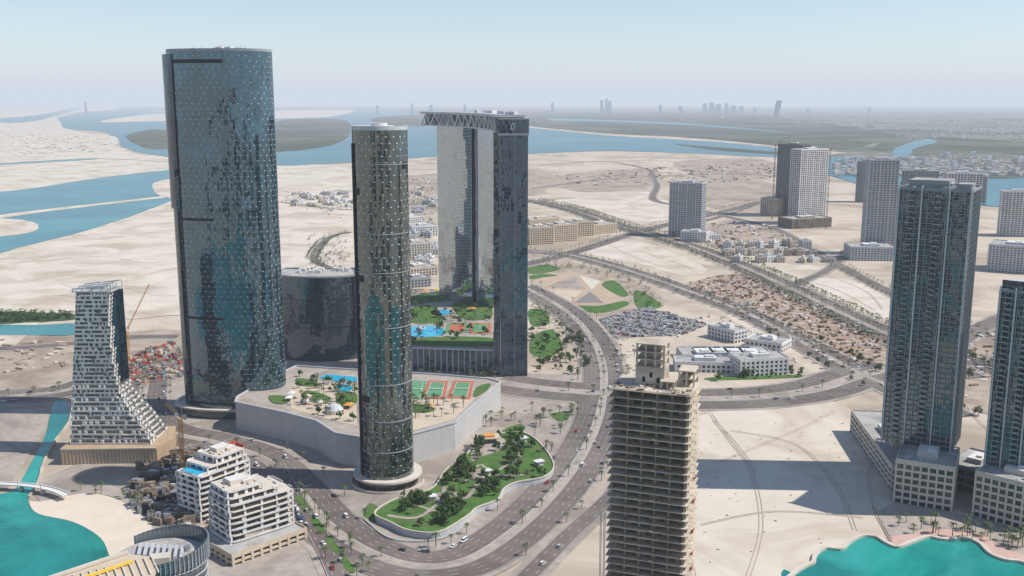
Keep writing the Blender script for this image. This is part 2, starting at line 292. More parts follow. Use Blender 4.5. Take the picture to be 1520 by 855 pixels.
for q in lawns: sheet('grass','watered green lawn in the park',q,.36,'grass',5)
# garden on raised terrace
garden=[(556,762),(585,742),(620,734),(645,722),(662,698),(688,680),(708,658),(742,644),(778,643),(803,660),(822,690),(808,708),(768,716),(748,726),(738,742),(708,754),(694,766),(652,790),(608,788),(580,776)]
GW=catmull([G(u,v,4) for u,v in garden],5,True)
t=thing('garden_terrace','raised landscaped garden held by a curved retaining wall','garden terrace',(0,0,0))
b=MB(); b.prism(GW,.2,4,0,1); add('retaining_wall',b.mesh('retaining_wall',['greyl','grass']),parent=t)
b=MB()
for i in range(len(GW)): b.beam((GW[i][0],GW[i][1],4.4),(GW[(i+1)%len(GW)][0],GW[(i+1)%len(GW)][1],4.4),.8)
add('parapet',b.mesh('parapet',['cream']),parent=t)
def patch(px,nm,mat,z=4.08,parent=t):
    pts=catmull([G(u,v,4) for u,v in px],5,True)
    if sum(pts[i-1][0]*pts[i][1]-pts[i][0]*pts[i-1][1] for i in range(len(pts)))<0: pts=pts[::-1]
    b=MB(); b.face([(x,y,z) for x,y in pts]); add(nm,b.mesh(nm,[mat]),parent=parent)
for q in [[(705,660),(735,648),(750,654),(742,668),(715,678),(700,684)],[(695,702),(712,696),(724,704),(718,714),(704,714)],[(645,735),(664,730),(670,740),(655,746)]]: patch(q,'paved_court','pave')
# ---------------------------------------------------------------- roads
roads={}
def resample(pts,step):
    out=[pts[0]];acc=0
    for i in range(1,len(pts)):
        a,b_=pts[i-1],pts[i]; l=math.hypot(b_[0]-a[0],b_[1]-a[1])
        while acc+l>=step:
            k=(step-acc)/l; a=(a[0]+(b_[0]-a[0])*k,a[1]+(b_[1]-a[1])*k); out.append(a); l=math.hypot(b_[0]-a[0],b_[1]-a[1]); acc=0
        acc+=l
    return out
def normals(p):
    o=[]
    for i in range(len(p)):
        a=p[max(0,i-1)];c=p[min(len(p)-1,i+1)];l=math.hypot(c[0]-a[0],c[1]-a[1]) or 1
        o.append((-(c[1]-a[1])/l,(c[0]-a[0])/l))
    return o
def ribbon(b,p,n,off,w,z,mi=0,dash=None):
    for i in range(len(p)-1):
        if dash and (i%dash[1])>=dash[0]: continue
        q=[]
        for k,s in((i,-1),(i+1,-1),(i+1,1),(i,1)):
            o=off+s*w/2; q.append((p[k][0]+n[k][0]*o,p[k][1]+n[k][1]*o,z))
        b.face(q,mi)
def road(key,px,w,med=0,lanes=3,pave=4,label='dusty grey asphalt road with lane markings'):
    p=resample(catmull([G(u,v) for u,v in px],12),4.0); n=normals(p); roads[key]=(p,n,w,med,lanes)
    b=MB(); ribbon(b,p,n,0,w+2*pave,.46+len(roads)*.004)
    add('pavement',b.mesh('pavement',['pave']),kind='structure',label='paved footway beside the road',category='pavement')
    z=.70+len(roads)*.012
    b=MB(); ribbon(b,p,n,0,w,z); add('road',b.mesh('road',['asph']),kind='structure',label=label,category='road')
    b=MB()
    for s in(-1,1):
        ribbon(b,p,n,s*(w/2-.5),.22,z+.004)
        inner=med/2; cw=(w-med)/2
        if med: ribbon(b,p,n,s*(inner+.5),.22,z+.004)
        for l in range(1,lanes): ribbon(b,p,n,s*(inner+cw*l/lanes),.22,z+.004,0,(1,3))
    add('road_marking',b.mesh('road_marking',['line']),kind='structure',label='white painted lane lines',category='road marking')
    if med:
        b=MB(); ribbon(b,p,n,0,med,z+.12,0)
        for s in(-1,1): ribbon(b,p,n,s*(med/2+.1),.3,z+.13,1)
        add('median_strip',b.mesh('median_strip',['pave','kerb']),kind='structure',label='paved median strip with kerbs',category='median')
    return roads[key]
road('main',[(218,560),(212,605),(245,640),(320,658),(390,682),(440,728),(492,785),(550,822),(620,842),(690,834),(755,796),(812,744),(858,686),(884,635),(895,590),(895,545),(880,505),(850,470),(815,446),(775,425)],40,6,4)
road('cross',[(735,567),(800,577),(880,584),(960,590),(1040,593),(1130,590),(1210,579),(1265,562),(1330,545)],58,14,4)
road('diag',[(1420,620),(1330,578),(1270,552),(1190,508),(1110,466),(1040,439),(960,411),(895,391),(840,378),(770,372)],36,6,3)
road('boul',[(1470,560),(1320,498),(1250,466),(1170,427),(1080,387),(1000,358),(920,336),(850,312),(790,298)],40,8,3)
road('back',[(1470,500),(1320,434),(1250,397),(1200,368),(1150,340),(1080,322),(1010,306),(970,296),(975,275),(965,252)],18,0,2)
road('link',[(770,395),(830,381),(880,366),(930,350),(990,334),(1060,318),(1130,300)],24,0,2)
road('west',[(-60,592),(30,588),(100,580),(160,560),(230,545),(280,528)],40,8,3)
road('serv',[(760,880),(800,840),(850,790),(900,745),(950,690)],12,0,2)
road('east',[(1405,525),(1470,540),(1560,562)],22,0,2)
road('east2',[(1410,520),(1450,490),(1530,455)],24,0,2)
road('loop',[(520,345),(490,352),(470,372),(468,388),(500,402)],14,0,2)
road('north',[(415,300),(520,312),(600,305),(700,290),(790,298)],14,0,2)
road('quay',[(410,690),(425,720),(470,790),(500,850),(520,900)],12,0,2)
road('sandroad',[(-60,520),(60,515),(180,502),(270,500)],16,0,2)
road('plota',[(1040,330),(1100,312),(1150,290),(1160,262)],12,0,2)
road('plotb',[(790,280),(880,268),(970,262),(1080,258),(1150,262)],12,0,2)
road('plotc',[(965,252),(900,240),(800,245)],12,0,2)
road('plotd',[(1170,427),(1230,400),(1260,370)],14,0,2)
ntr=0
def trk(px,w):
    global ntr
    ntr+=1
    p=resample(catmull([G(u,v) for u,v in px],8),4); n=normals(p); b=MB(); z=.56+.0015*ntr; ribbon(b,p,n,-w*.25,.5,z); ribbon(b,p,n,w*.25,.5,z+.0006)
    add('track',b.mesh('track',['tracks']),kind='structure',label='wheel tracks worn into sandy ground',category='track')
for q in [[(1055,615),(1080,650),(1115,700),(1130,780),(1110,860)],[(1085,640),(1180,660),(1240,720),(1270,790)],[(1060,625),(1088,655),(1122,700)],[(1040,780),(1150,760),(1290,770)],[(1240,610),(1180,640),(1060,690)],[(1330,640),(1290,700),(1300,760)],[(780,850),(850,800),(895,760)],[(0,440),(100,420),(200,430),(260,410)],[(20,390),(120,380),(240,340)],[(60,400),(150,450),(240,470)],[(430,380),(440,340),(520,330)],[(870,375),(940,372),(1030,400)],[(900,362),(950,385),(1000,400)],[(820,305),(900,298),(980,320)],[(1170,410),(1240,430),(1300,462)],[(1200,400),(1280,430),(1310,460)],[(1430,600),(1470,640),(1520,650)]]: trk(q,U(3,5))
for i in range(14):
    u,v=U(0,220),U(380,455); a=[(u,v)]
    for k in range(3): u+=U(20,50); v+=U(-12,8); a.append((u,v))
    trk(a,U(3,5))
# ---------------------------------------------------------------- generic buildings
def frame_of(A,B,D,z=0,world=False):
    a=A if world else G(*A,z); b_=B if world else G(*B,z)
    w=math.hypot(b_[0]-a[0],b_[1]-a[1]); rot=math.atan2(b_[1]-a[1],b_[0]-a[0])
    n=(-math.sin(rot),math.cos(rot))
    return ((a[0]+b_[0])/2+n[0]*D/2,(a[1]+b_[1])/2+n[1]*D/2),rot,w,(a[1]+b_[1])/2
def roofstuff(t,w,d,z,n=4,mat='white'):
    b=MB(); b.prism([(-w/2,-d/2),(w/2,-d/2),(w/2,d/2),(-w/2,d/2)],z,z+.5,0,1)
    for x,y,sx,sy in((0,-d/2+.2,w,.4),(0,d/2-.2,w,.4),(-w/2+.2,0,.4,d-.82),(w/2-.2,0,.4,d-.82)): b.box(x,y,z+1.05,sx,sy,1.1,0,0)
    add('roof',b.mesh('roof',[mat,'roofg']),parent=t)
    b=MB(); pw,pd=w*.35,d*.4; b.box(0,0,z+2.2,pw,pd,3.4,0,0,1); b.box(pw*.2,0,z+4.6,pw*.4,pd*.5,1.4,0,1)
    add('plant_room',b.mesh('plant_room',[mat,'roofw']),parent=t)
    for i in range(n):
        b=MB(); b.box(0,0,.7,U(1.5,3),U(1.5,2.5),1.4); b.cyl(0,0,.6,1.4,1.7,8)
        add('air_conditioner',b.mesh('air_conditioner',['greyl']),(U(-w/2+2,w/2-2),random.choice((-1,1))*U(d*.28,max(d*.3,d/2-2)),z+.5),parent=t)
def tower(name,label,cat,A,B,D,h=None,vt=None,fl=3.5,bay=5,wm='white',gm='g_res',z0=0,spand=.9,pier=.8,split=True,group=None,world=False,inset=.7,roof=4,stripes=None):
    (cx,cy),rot,w,yf=frame_of(A,B,D,z0,world)
    if h is None: h=ZT(yf,vt)-z0
    kw={'group':group} if group else {}
    t=thing(name,label,cat,(cx,cy,z0),rot,**kw)
    d=D; b=MB(); b.prism([(-w/2+inset,-d/2+inset),(w/2-inset,-d/2+inset),(w/2-inset,d/2-inset),(-w/2+inset,d/2-inset)],0,h-.1,0,0)
    add('glazing',b.mesh('glazing',[gm]),parent=t)
    nf=max(1,int(round(h/fl))); fh=h/nf
    def ring(b,z,hh,off=0):
        e=.35+inset
        b.box(0,-d/2+e/2-off,z,w+2*off,e,hh); b.box(0,d/2-e/2+off,z,w+2*off,e,hh)
        b.box(-w/2+e/2-off,0,z,e,d-2*e+2*off-.004,hh); b.box(w/2-e/2+off,0,z,e,d-2*e+2*off-.004,hh)
    if split:
        b=MB(); ring(b,0,spand,.15); me=b.mesh('floor_band',[wm])
        for i in range(1,nf+1): add('floor_band',me,(0,0,i*fh-spand/2),parent=t)
    bw=MB()
    if not split:
        for i in range(1,nf+1): ring(bw,i*fh-spand/2,spand,.15)
    nx=max(1,int(round(w/bay))); ny=max(1,int(round(d/bay)))
    for i in range(nx+1):
        x=-w/2+pier/2+(w-pier)*i/nx; q=pier*(1.6 if (stripes and i%stripes==0) else 1)
        for y in(-d/2+.25,d/2-.25): bw.box(x,y,h/2,q,.5+inset,h-.02)
    for i in range(1,ny):
        y=-d/2+d*i/ny
        for x in(-w/2+.25,w/2-.25): bw.box(x,y,h/2,.5+inset,pier,h-.02)
    add('wall',bw.mesh('wall',[wm]),parent=t)
    roofstuff(t,w,d,h,roof,wm)
    return t,w,d,h,rot,(cx,cy)
def res_tower(A,B,D,z0,vt,label,crown=True):
    t,w,d,h,rot,c=tower('residential_tower',label,'tower',A,B,D,vt=vt,fl=3.5,bay=3.6,wm='greyb',gm='g_teal',z0=z0,spand=.45,pier=.35,inset=.9,stripes=4,roof=6)
    nf=int(h/3.5)
    b=MB(); b.box(0,-.9,.12,4.0,1.8,.24,0,0); b.box(0,-1.75,.7,4.0,.08,1.0,0,1); me=b.mesh('balcony',['greyl','g_teal'])
    k=0
    for i in range(2,nf):
        for x in(-w*.32,w*.05,):
            if k<96: add('balcony',me,(x+(i%2)*.5,-d/2-.02,i*h/nf),parent=t); k+=1
    b=MB()
    for x in(-w/2+.8,-w*.17,w*.2,w/2-.8): b.box(x,-d/2-.5,h/2+1.5,.9,1.2,h+3)
    add('vertical_strip',b.mesh('vertical_strip',['greyl']),parent=t)
    if crown:
        b=MB(); b.box(-w*.12,0,h+3.4,w*.55,d*.6,5,0,0,1); b.box(w*.33,d*.1,h+2,w*.2,d*.5,3,0,0,1)
        for x in(-w/2+1,-w/6,w/6,w/2-1): b.beam((x,-d/2+1,h),(x,-d/2+1,h+4.5),.6)
        b.beam((-w/2+1,-d/2+1,h+4.5),(w/2-1,-d/2+1,h+4.5),.6)
        add('crown_frame',b.mesh('crown_frame',['greyb','roofg']),parent=t)
    else:
        b=MB(); b.prism([(-w/2+1,-d/2+1),(w/2-1,-d/2+1),(w/2-1,d/2-1)],h+1.6,h+7,0,1,True); add('crown',b.mesh('crown',['g_teal','greyl']),parent=t)
    return t
res_tower((1307,654),(1412,672),38,28,283,'tall slim grey and teal glass apartment tower on a stone podium')
res_tower((1460,690),(1535,706),34,28,436,'grey and teal glass apartment tower beside the lagoon',False)
tower('podium_block','cream stone podium with tall arched bays and terraces','building',(1325,745),(1413,760),42,h=28,fl=4.6,bay=5,wm='cream',gm='g_win',spand=1.6,pier=1.2,roof=6)
tower('podium_block','cream stone podium stepping toward the promenade','building',(1442,765),(1540,792),42,h=28,fl=4.6,bay=5,wm='cream',gm='g_win',spand=1.6,pier=1.2,roof=6)
tower('podium_block','glazed link building between two podiums','building',(1402,722),(1462,738),40,h=16,fl=5,bay=7,wm='grey',gm='g_dark',spand=1,pier=.7,roof=2)
tower('parking_podium','long low parking podium with louvred slots','building',(1262,640),(1322,728),34,h=16,fl=4,bay=9,wm='cream',gm='dark',spand=2,pier=.8,roof=3)
# ---------------------------------------------------------------- stepped white apartment tower at the canal
def stepped():
    bx,by=G(150,668)
    t=thing('apartment_tower','pale balconied tower flaring into a stepped terraced base','tower',(0,by,0))
    def X(u,z,y=0): return (u-760)/F*((by+y)*cP+(H-z)*sP)
    prof=[(422,113,160,0),(500,111,164,0),(560,108,170,0),(585,107,178,2),(605,106,192,5),(625,105,207,9),(645,104,222,13),(668,103,236,17)]
    def interp(v):
        for i in range(len(prof)-1):
            a,b_=prof[i],prof[i+1]
            if a[0]<=v<=b_[0]:
                k=(v-a[0])/(b_[0]-a[0]); return [a[j]+(b_[j]-a[j])*k for j in(1,2,3)]
        return list(prof[-1][1:]) if v>prof[-1][0] else list(prof[0][1:])
    ztop=ZT(by-8,434); fl=3.1; z0=12; nf=int((ztop-z0)/fl)
    mg=MB()
    for i in range(nf):
        z=z0+i*fl
        ratio=(H-z)/(by-8); tt=(ratio*cP-sP)/(cP+ratio*sP); v=427.5+F*tt
        ul,ur,fr=interp(v); fr=round(fr/2)*2; y0=-fr-8; y1=14
        x0,x1=X(ul,z,y0),X(ur,z,y0); x1=x0+round((x1-x0)/2)*2
        b=MB(); b.prism([(x0,y0),(x1,y0),(x1,y1),(x0,y1)],z,z+.5,0,0,True)
        a=x0+.1
        while a<x1-1.2:
            l=min(U(1.8,5),x1-a-.1)
            if R()<.86: b.box(a+l/2,y0-.2,z+.9,l-.15,.3,1.0)
            if R()<.6: b.box(a+l*.5,y0+.6,z+fl/2+.25,l*U(.25,.6),.9,fl-.52)
            a+=l
        b.box(x0+.2,y0+1,z+fl/2+.2,.35,2.2,fl-.4); b.box(x1-.2,y0+1,z+fl/2+.2,.35,2.2,fl-.4)
        for yy in(y0+6,y0+13,y1-4): b.box(x0-.1,yy,z+1.2,.5,4,1.8); b.box(x1+.1,yy,z+1.2,.5,4,1.8)
        if v>585:
            for k in range(6): b.box(x1-.8-R()*6,y0+U(1,14),z+fl+.8,U(.8,2.4),U(.8,2.4),1.1)
            for k in range(3): b.beam((x1-U(0,4),y0+U(0,10),z),(x1-U(0,4)+1.5,y0+U(0,10),z+fl),.3)
        add('balcony_storey',b.mesh('balcony_storey',['whitec']),parent=t)
        mg.prism([(x0+.8,y0+1.1),(x1-.8,y0+1.1),(x1-.8,y1-.6),(x0+.8,y1-.6)],z+.3,z+fl,0)
    add('glazing',mg.mesh('glazing',['g_winl']),parent=t)
    zt=z0+nf*fl; x0,x1=X(113,zt),X(172,zt)
    b=MB(); b.prism([(x0,-8),(x1,-8),(x1,14),(x0,14)],zt,zt+.5,0,1)
    for y in(-7.5,3,13.5):
        b.beam((x0+.4,y,zt+2.2),(x1-.4,y,zt+5.2),.8)
        for k in range(5): f=k/4; b.beam((x0+.6+(x1-x0-1.2)*f,y,zt),(x0+.6+(x1-x0-1.2)*f,y,zt+2.2+3*f),.5)
    for f in(0,.5,1): xx=x0+.5+(x1-x0-1)*f; b.beam((xx,-7.5,zt+2.2+3*f),(xx,13.5,zt+2.2+3*f),.6)
    b.box((x0+x1)/2,5,zt+1.6,12,8,2.2)
    add('roof_frame',b.mesh('roof_frame',['greyl','roofg']),parent=t)
    b=MB(); xa,xb=X(163,80),X(178,80)
    b.prism([(xa-6,-5),(xb,-2),(xb,13),(xa-6,13)],12,zt-1,0); add('glass_end',b.mesh('glass_end',['g_dark']),parent=t)
    b=MB(); xl,xr=X(92,0,-30),X(243,0,-26)
    b.prism([(xl,-31),(xr-4,-27),(xr+2,-8),(xr-6,20),(xl,20)],.3,12,0,0)
    for k in range(26): b.box(xl+1.5+k*(xr-xl-8)/25,-30.9+4*k/25,5,.9,.8,10,0,1)
    b.box((xl+xr)/2-2,-29.2,11.4,xr-xl-4,1.6,1.1,.04,1)
    add('base_storeys',b.mesh('base_storeys',['brown','beige']),parent=t)
stepped()
# ---------------------------------------------------------------- waterfront midrises
def superell(w,d,e,n,rot=0,a0=0,a1=6.28318,closed=True,off=0):
    o=[]
    for i in range(n if closed else n+1):
        a=a0+(a1-a0)*i/n; c,s=math.cos(a),math.sin(a)
        rx=(w/2+off)*math.copysign(abs(c)**(2/e),c); ry=(d/2+off)*math.copysign(abs(s)**(2/e),s)
        o.append((rx,ry))
    return o
def band(b,w,d,e,a0,a1,z0,z1,off,thick=.6,n=24,mi=0,cx=0,cy=0):
    A=superell(w,d,e,n,0,math.radians(a0),math.radians(a1),False,off); B=superell(w,d,e,n,0,math.radians(a0),math.radians(a1),False,off-thick)
    b.prism([(x+cx,y+cy) for x,y in A+B[::-1]],z0,z1,mi,mi,True)
def terraced(A,B,D,floors,label,pool):
    (cx,cy),rot,w,_=frame_of(A,B,D); t=thing('apartment_block',label,'building',(cx,cy,0),rot); d=D; fl=3.6
    gl=MB(); e=9
    for i in range(floors):
        z=i*fl+.3
        sw,sd,ox,oy=w,d,0,0
        if i>=floors-2: k=i-(floors-3); sw=w*(1-.22*k); sd=d*(1-.08*k); ox=-(w-sw)*.42*(1 if not pool else -1); oy=(d-sd)*.3
        elif i%4==2: sw=w*.985; ox=.3
        b=MB(); P1=[(x+ox,y+oy) for x,y in superell(sw,sd,e,48)]
        b.prism(P1,z+fl-.4,z+fl,0,1,True)
        a=0
        while a<352:
            l=U(14,45)
            if R()<.7: band(b,sw,sd,e,a,min(359.5,a+l-U(1,4)),z+fl+.0,z+fl+U(.85,1.15),.1,.25,max(3,int(l/6)),0,ox,oy)
            a+=l
        for x in (-.5,-.27,0,.24,.5):
            for y in(-1,1):
                xx=x*(sw-1.6)+ox+U(-.5,.5)*(abs(x)<.4); b.box(xx,y*(sd/2-1.3)+oy,z+fl/2-.2,U(.6,2.8) if abs(x)<.4 else 1.0,.8,fl-.41)
        for y in(-.25,.05,.3):
            for x in(-1,1): b.box(x*(sw/2-1.3)+ox,y*sd+oy,z+fl/2-.2,.8,U(.8,3.4),fl-.42)
        add('balcony_storey',b.mesh('balcony_storey',['white','cream']),parent=t)
        gl.prism([(x+ox,y+oy) for x,y in superell(sw-4,sd-4,8,36)],z-.1,z+fl-.38,0,0)
    add('glazing',gl.mesh('glazing',['g_win']),parent=t)
    h=floors*fl+.3
    b=MB(); b.box(ox,oy+1,h+1.6,w*.26,d*.3,3.2,0,0,1); b.box(ox+w*.12,oy-2,h+1.0,w*.16,d*.2,2.0,0,0,1)
    for k in range(7): b.box(ox+U(-w*.22,w*.22),oy+U(-d*.3,d*.3),h+.5,U(1,2.4),U(1,2.4),1.0)
    s=1 if not pool else -1
    for k in range(9): b.box(s*U(w*.2,w*.45),U(-d*.35,d*.35),(floors-2)*fl+.9,U(1,3),U(1,3),1.1)
    add('plant_room',b.mesh('plant_room',['cream','roofw']),parent=t)
    if pool:
        b=MB(); zz=(floors-2)*fl+.3; b.box(-w*.27,-1,zz+.7,w*.38,d*.66,1.2,0,0,1); b.box(-w*.27,-1,zz+1.32,w*.33,d*.58,.1,0,1)
        add('roof_pool',b.mesh('roof_pool',['white','pool']),parent=t)
        b=MB(); b.box(w*.36,d*.1,h+.5,w*.3,.6,4,0,0); b.box(w*.50,0,h-1,.6,d*.5,5,0,0); add('site_hoarding',b.mesh('site_hoarding',['red']),parent=t)
terraced((343,826),(440,794),27,10,'white apartment block with curved stepped balconies and cluttered roof',False)
terraced((299,778),(376,746),24,10,'white stepped apartment block with a blue rooftop pool',True)
tower('podium_block','beige stone base storeys of a waterfront block','building',(345,842),(456,800),40,h=6,fl=3.0,bay=6,wm='beige',gm='dark',spand=1.3,pier=1.6,roof=0)
def curved():
    x,y=G(238,812,46); t=thing('curved_glass_building','wide round glass building with a curved screen and ribbed roof','building',(x,y,0))
    n=64; r=21
    arc=[(r*math.cos(a),r*math.sin(a)*.9) for a in[6.2832*i/n for i in range(n)]]
    b=MB(); b.prism(arc,0,42,0,1); add('curtain_wall',b.mesh('curtain_wall',['g_res','roofg']),parent=t)
    for k in range(11):
        b=MB(); b.cyl(0,0,r+.35,0,.4,56); o=add('floor_band',b.mesh('floor_band',['greyl']),(0,0,3.7*k+2),parent=t); o.scale=(1,.9,1)
    b=MB()
    for i in range(n):
        a=6.2832*(i+.5)/n
        if math.cos(a)<-.25 and math.sin(a)<.6: continue
        hh=6+3*math.cos(a-.5)
        b.box((r+.8)*math.cos(a),(r+.8)*math.sin(a)*.9,41+hh/2,.25,1.9,hh,a,0)
        b.box((r+1.2)*math.cos(a+.049),(r+1.2)*math.sin(a+.049)*.9,40.5+hh/2,.5,.25,hh+1,a,1)
    add('screen_ring',b.mesh('screen_ring',['g_res','greyl']),parent=t)
    b=MB()
    for k in range(8): b.box(-11+k*3,3-k*.4,43.2,1.4,13,1.6,.25,0)
    b.box(3,-9,44,9,6,4,.25,1); b.box(-7,-8,43,5,5,2,.25,0); b.cyl(11,5,1.6,42,44.4,14,2); add('plant_room',b.mesh('plant_room',['greyl','cream','steel']),parent=t)
    w0=[G(u,v,46) for u,v in((70,862),(120,842),(190,822),(222,826),(232,850),(200,930),(70,930))]; w0=[(a-x,c-y) for a,c in w0]
    b=MB(); b.prism(w0,0,46,0,1)
    for k in range(14):
        f=k/13; p0=(w0[0][0]+(w0[3][0]-w0[0][0])*f+1,w0[0][1]+(w0[3][1]-w0[0][1])*f-.5); b.beam((p0[0],p0[1],46.5),(p0[0]+9,p0[1]-16,46.5),.6,2)
    b.beam((w0[0][0],w0[0][1],47),(w0[2][0],w0[2][1],47),1.4,2); b.beam((w0[2][0]+6,w0[2][1]-10,47.2),(w0[0][0]+6,w0[0][1]-10,47.2),1.2,3)
    add('side_wing',b.mesh('side_wing',['g_res','beige','cream','yellow']),parent=t)
curved()
# ---------------------------------------------------------------- big lens shaped tower
x,y=G(353,607)
t=thing('glass_skyscraper','tall lens shaped blue glass skyscraper with dark service slots','skyscraper',(x,y,0),math.radians(-6))
w,d,e=83,44,2.5
b=MB(); b.prism(superell(w,d,e,150),0,292,0,1); add('curtain_wall',b.mesh('curtain_wall',['g_sky','roofg']),parent=t)
b=MB(); band(b,w,d,e,176,224,170,290,3.0,2.9,16); band(b,w,d,e,168,220,4,172,1.4,1.3,16); add('glass_fin',b.mesh('glass_fin',['g_dark']),parent=t)
b=MB(); band(b,w,d,e,224.4,227,4,286,.3,.25,3); add('groove_shade_strip',b.mesh('groove_shade_strip',['dark']),parent=t)  # proud dark strip painted as the shade of a groove
for z,a0,a1,hz in((283,228,281,2.8),(161,228,268,2.0),(81,228,270,2.0),(168,300,318,1.6),(10,200,340,2)):
    b=MB(); band(b,w,d,e,a0,a1,z,z+hz,.3,.25,18); add('slot_shade_band',b.mesh('slot_shade_band',['dark']),parent=t)  # dark bands set proud, painted as the shade of recessed slots
b=MB(); band(b,w,d,e,0,359.9,292,294,-.2,.8,120); add('parapet',b.mesh('parapet',['grey']),parent=t)
for k in range(9):
    b=MB(); b.box(0,0,1.7,U(3,8),U(3,7),U(2.5,4)); b.beam((0,0,2),(0,0,U(5,7)),.4); add('roof_unit',b.mesh('roof_unit',['white']),(U(-25,28),U(-8,10),292.2),parent=t)
b=MB(); b.prism(superell(w+16,d+14,2.6,60),0,7,0,1); add('entrance_base',b.mesh('entrance_base',['g_dark','cream']),parent=t)
b=MB(); band(b,w+16,d+14,2.6,0,359.9,7,8.2,1.5,3.0,60); add('canopy',b.mesh('canopy',['cream']),parent=t)
# ---------------------------------------------------------------- round tower
x,y=G(576,714)
t=thing('round_skyscraper','slim round dark glass skyscraper with pale ring at its base','skyscraper',(x,y,0))
r=17.6; w=d=2*r; hS=ZT(y,192)
b=MB(); b.prism(superell(w,d,2,74),0,hS,0,1); add('curtain_wall',b.mesh('curtain_wall',['g_sun','roofw']),parent=t)
b=MB(); band(b,w,d,2,0,359.9,hS-.1,hS+2.4,.15,.7,72); add('parapet',b.mesh('parapet',['greyl']),parent=t)
b=MB(); b.cyl(0,0,9,hS,hS+2.4,24); b.cyl(0,0,5,hS+2.4,hS+4,20)
for k in range(10): b.box(13*math.cos(k*.63),13*math.sin(k*.63),hS+.8,2.2,1.6,1.6,k)
add('roof_unit',b.mesh('roof_unit',['roofw']),parent=t)
for z,a0,a1 in((215,200,350),(171,225,345),(146,200,345),(110,280,350),(72,240,350),(47,200,345),(26,180,359)):
    b=MB(); band(b,w,d,2,a0,a1,z,z+.45,.6,.55,40); add('floor_ring',b.mesh('floor_ring',['grey']),parent=t)
for z,a0,a1 in((140,196,232),(196,185,225),(60,200,240),(212,330,352)):
    b=MB(); band(b,w,d,2,a0,a1,z,z+4.2,.5,.45,18); add('slot_shade_band',b.mesh('slot_shade_band',['dark']),parent=t)  # recessed slots drawn as proud bands, their shade put into the colour
b=MB(); band(b,w,d,2,200,207,8,228,.9,.85,4,0); band(b,w,d,2,210,211,8,228,.9,.85,2,0); add('vertical_strip',b.mesh('vertical_strip',['dark']),parent=t)  # two dark strips painted for the shade of a vertical groove
b=MB(); band(b,w,d,2,0,359.9,0,6,3.2,3.1,72,0); add('entrance_base',b.mesh('entrance_base',['g_win']),parent=t)
b=MB(); band(b,w,d,2,0,359.9,6,7.4,5.6,5.5,72,0); band(b,w,d,2,150,359.9,.3,2.0,7.2,.6,60,0); add('canopy_ring',b.mesh('canopy_ring',['cream']),parent=t)
# ---------------------------------------------------------------- mall podium
top=[(349,598),(425,614),(470,626),(498,644),(545,652),(608,646),(675,628),(708,598),(743,568),(725,563),(640,556),(560,552),(500,548),(440,544),(405,560),(352,590)]
PT=[G(u,v,22) for u,v in top]
t=thing('shopping_podium','long grey louvred shopping podium with pool terrace on top','building',(0,0,0))
b=MB(); b.prism(PT,.2,22,0,1); add('wall',b.mesh('wall',['mallw','pave']),parent=t)
b=MB()
for i in range(len(PT)):
    p,q=PT[i],PT[(i+1)%len(PT)]; b.beam((p[0],p[1],22.7),(q[0],q[1],22.7),1.2)
add('parapet',b.mesh('parapet',['greyl']),parent=t)
def deck(name,px,z,mat,parent,zz,sm=0):
    pts=[G(u,v,zz) for u,v in px]
    if sm: pts=catmull(pts,sm,True)
    b=MB(); b.prism(pts,zz+.01,z); return add(name,b.mesh(name,[mat]),parent=parent)
deck('swimming_pool',[(474,561),(484,556),(530,560),(530,566),(500,566)],22.35,'pool',t,22)
deck('swimming_pool',[(500,572),(520,572),(522,580),(504,580)],22.35,'pool',t,22,3)
for q in [[(440,562),(468,566),(470,574),(445,572)],[(455,580),(490,590),(480,600),(450,592)],[(500,584),(528,584),(528,600),(505,606)],[(608,600),(640,604),(640,612),(610,612)],[(708,575),(728,570),(722,580),(704,590)],[(400,588),(430,590),(424,600),(405,598)]]:
    deck('planter',q,22.6,'grass',t,22,3)
deck('terrace_deck',[(430,575),(528,570),(530,632),(470,618),(432,606)],22.12,'beige',t,22)
deck('terrace_deck',[(608,595),(706,590),(675,622),(610,640)],22.12,'beige',t,22)
for k,(u,cm,ci) in enumerate(((604,'court_g','court_g'),(636,'court_r','court_g'),(674,'court_r','court_g'))):
    deck('tennis_court',[(u,565),(u+29,566),(u+24,593),(u-11,591)],22.3,cm,t,22)
    b=MB(); q=[G(a,c,22) for a,c in((u+4,568),(u+24,569),(u+19,590),(u-4,589))]; b.face([(p[0],p[1],22.36) for p in q[::-1]]); add('court_surface',b.mesh('court_surface',[ci]),parent=t)
    for s in range(4):
        p,q2=q[s],q[(s+1)%4]; b=MB(); b.beam((p[0],p[1],22.4),(q2[0],q2[1],22.4),.3); add('court_line',b.mesh('court_line',['white']),parent=t)
    m1=((q[0][0]+q[3][0])/2,(q[0][1]+q[3][1])/2); m2=((q[1][0]+q[2][0])/2,(q[1][1]+q[2][1])/2)
    b=MB(); b.beam((m1[0],m1[1],22.9),(m2[0],m2[1],22.9),.9); add('court_net',b.mesh('court_net',['white']),parent=t)
for k in range(9):
    px_=random.choice(((455,598),(480,604),(515,610),(640,602),(662,606),(430,592),(500,596)))
    x,y=G(px_[0]+U(-8,8),px_[1]+U(-5,5),22)
    p=thing('shade_canopy','small pitched shade canopy on the pool terrace','canopy',(x,y,22.2),U(0,3))
    b=MB()
    for sx in(-1,1):
        for sy in(-1,1): b.beam((2.5*sx,2.5*sy,0),(2.5*sx,2.5*sy,3),.25)
    add('post',b.mesh('post',['white']),parent=p)
    b=MB(); 
    for a in range(4):
        c1=[(3,3),(-3,3),(-3,-3),(3,-3)]; b.face([(c1[a][0],c1[a][1],3),(c1[(a+1)%4][0],c1[(a+1)%4][1],3),(0,0,4.6)])
    add('canopy_roof',b.mesh('canopy_roof',[random.choice(['orange','cream','white','brown'])]),parent=p)
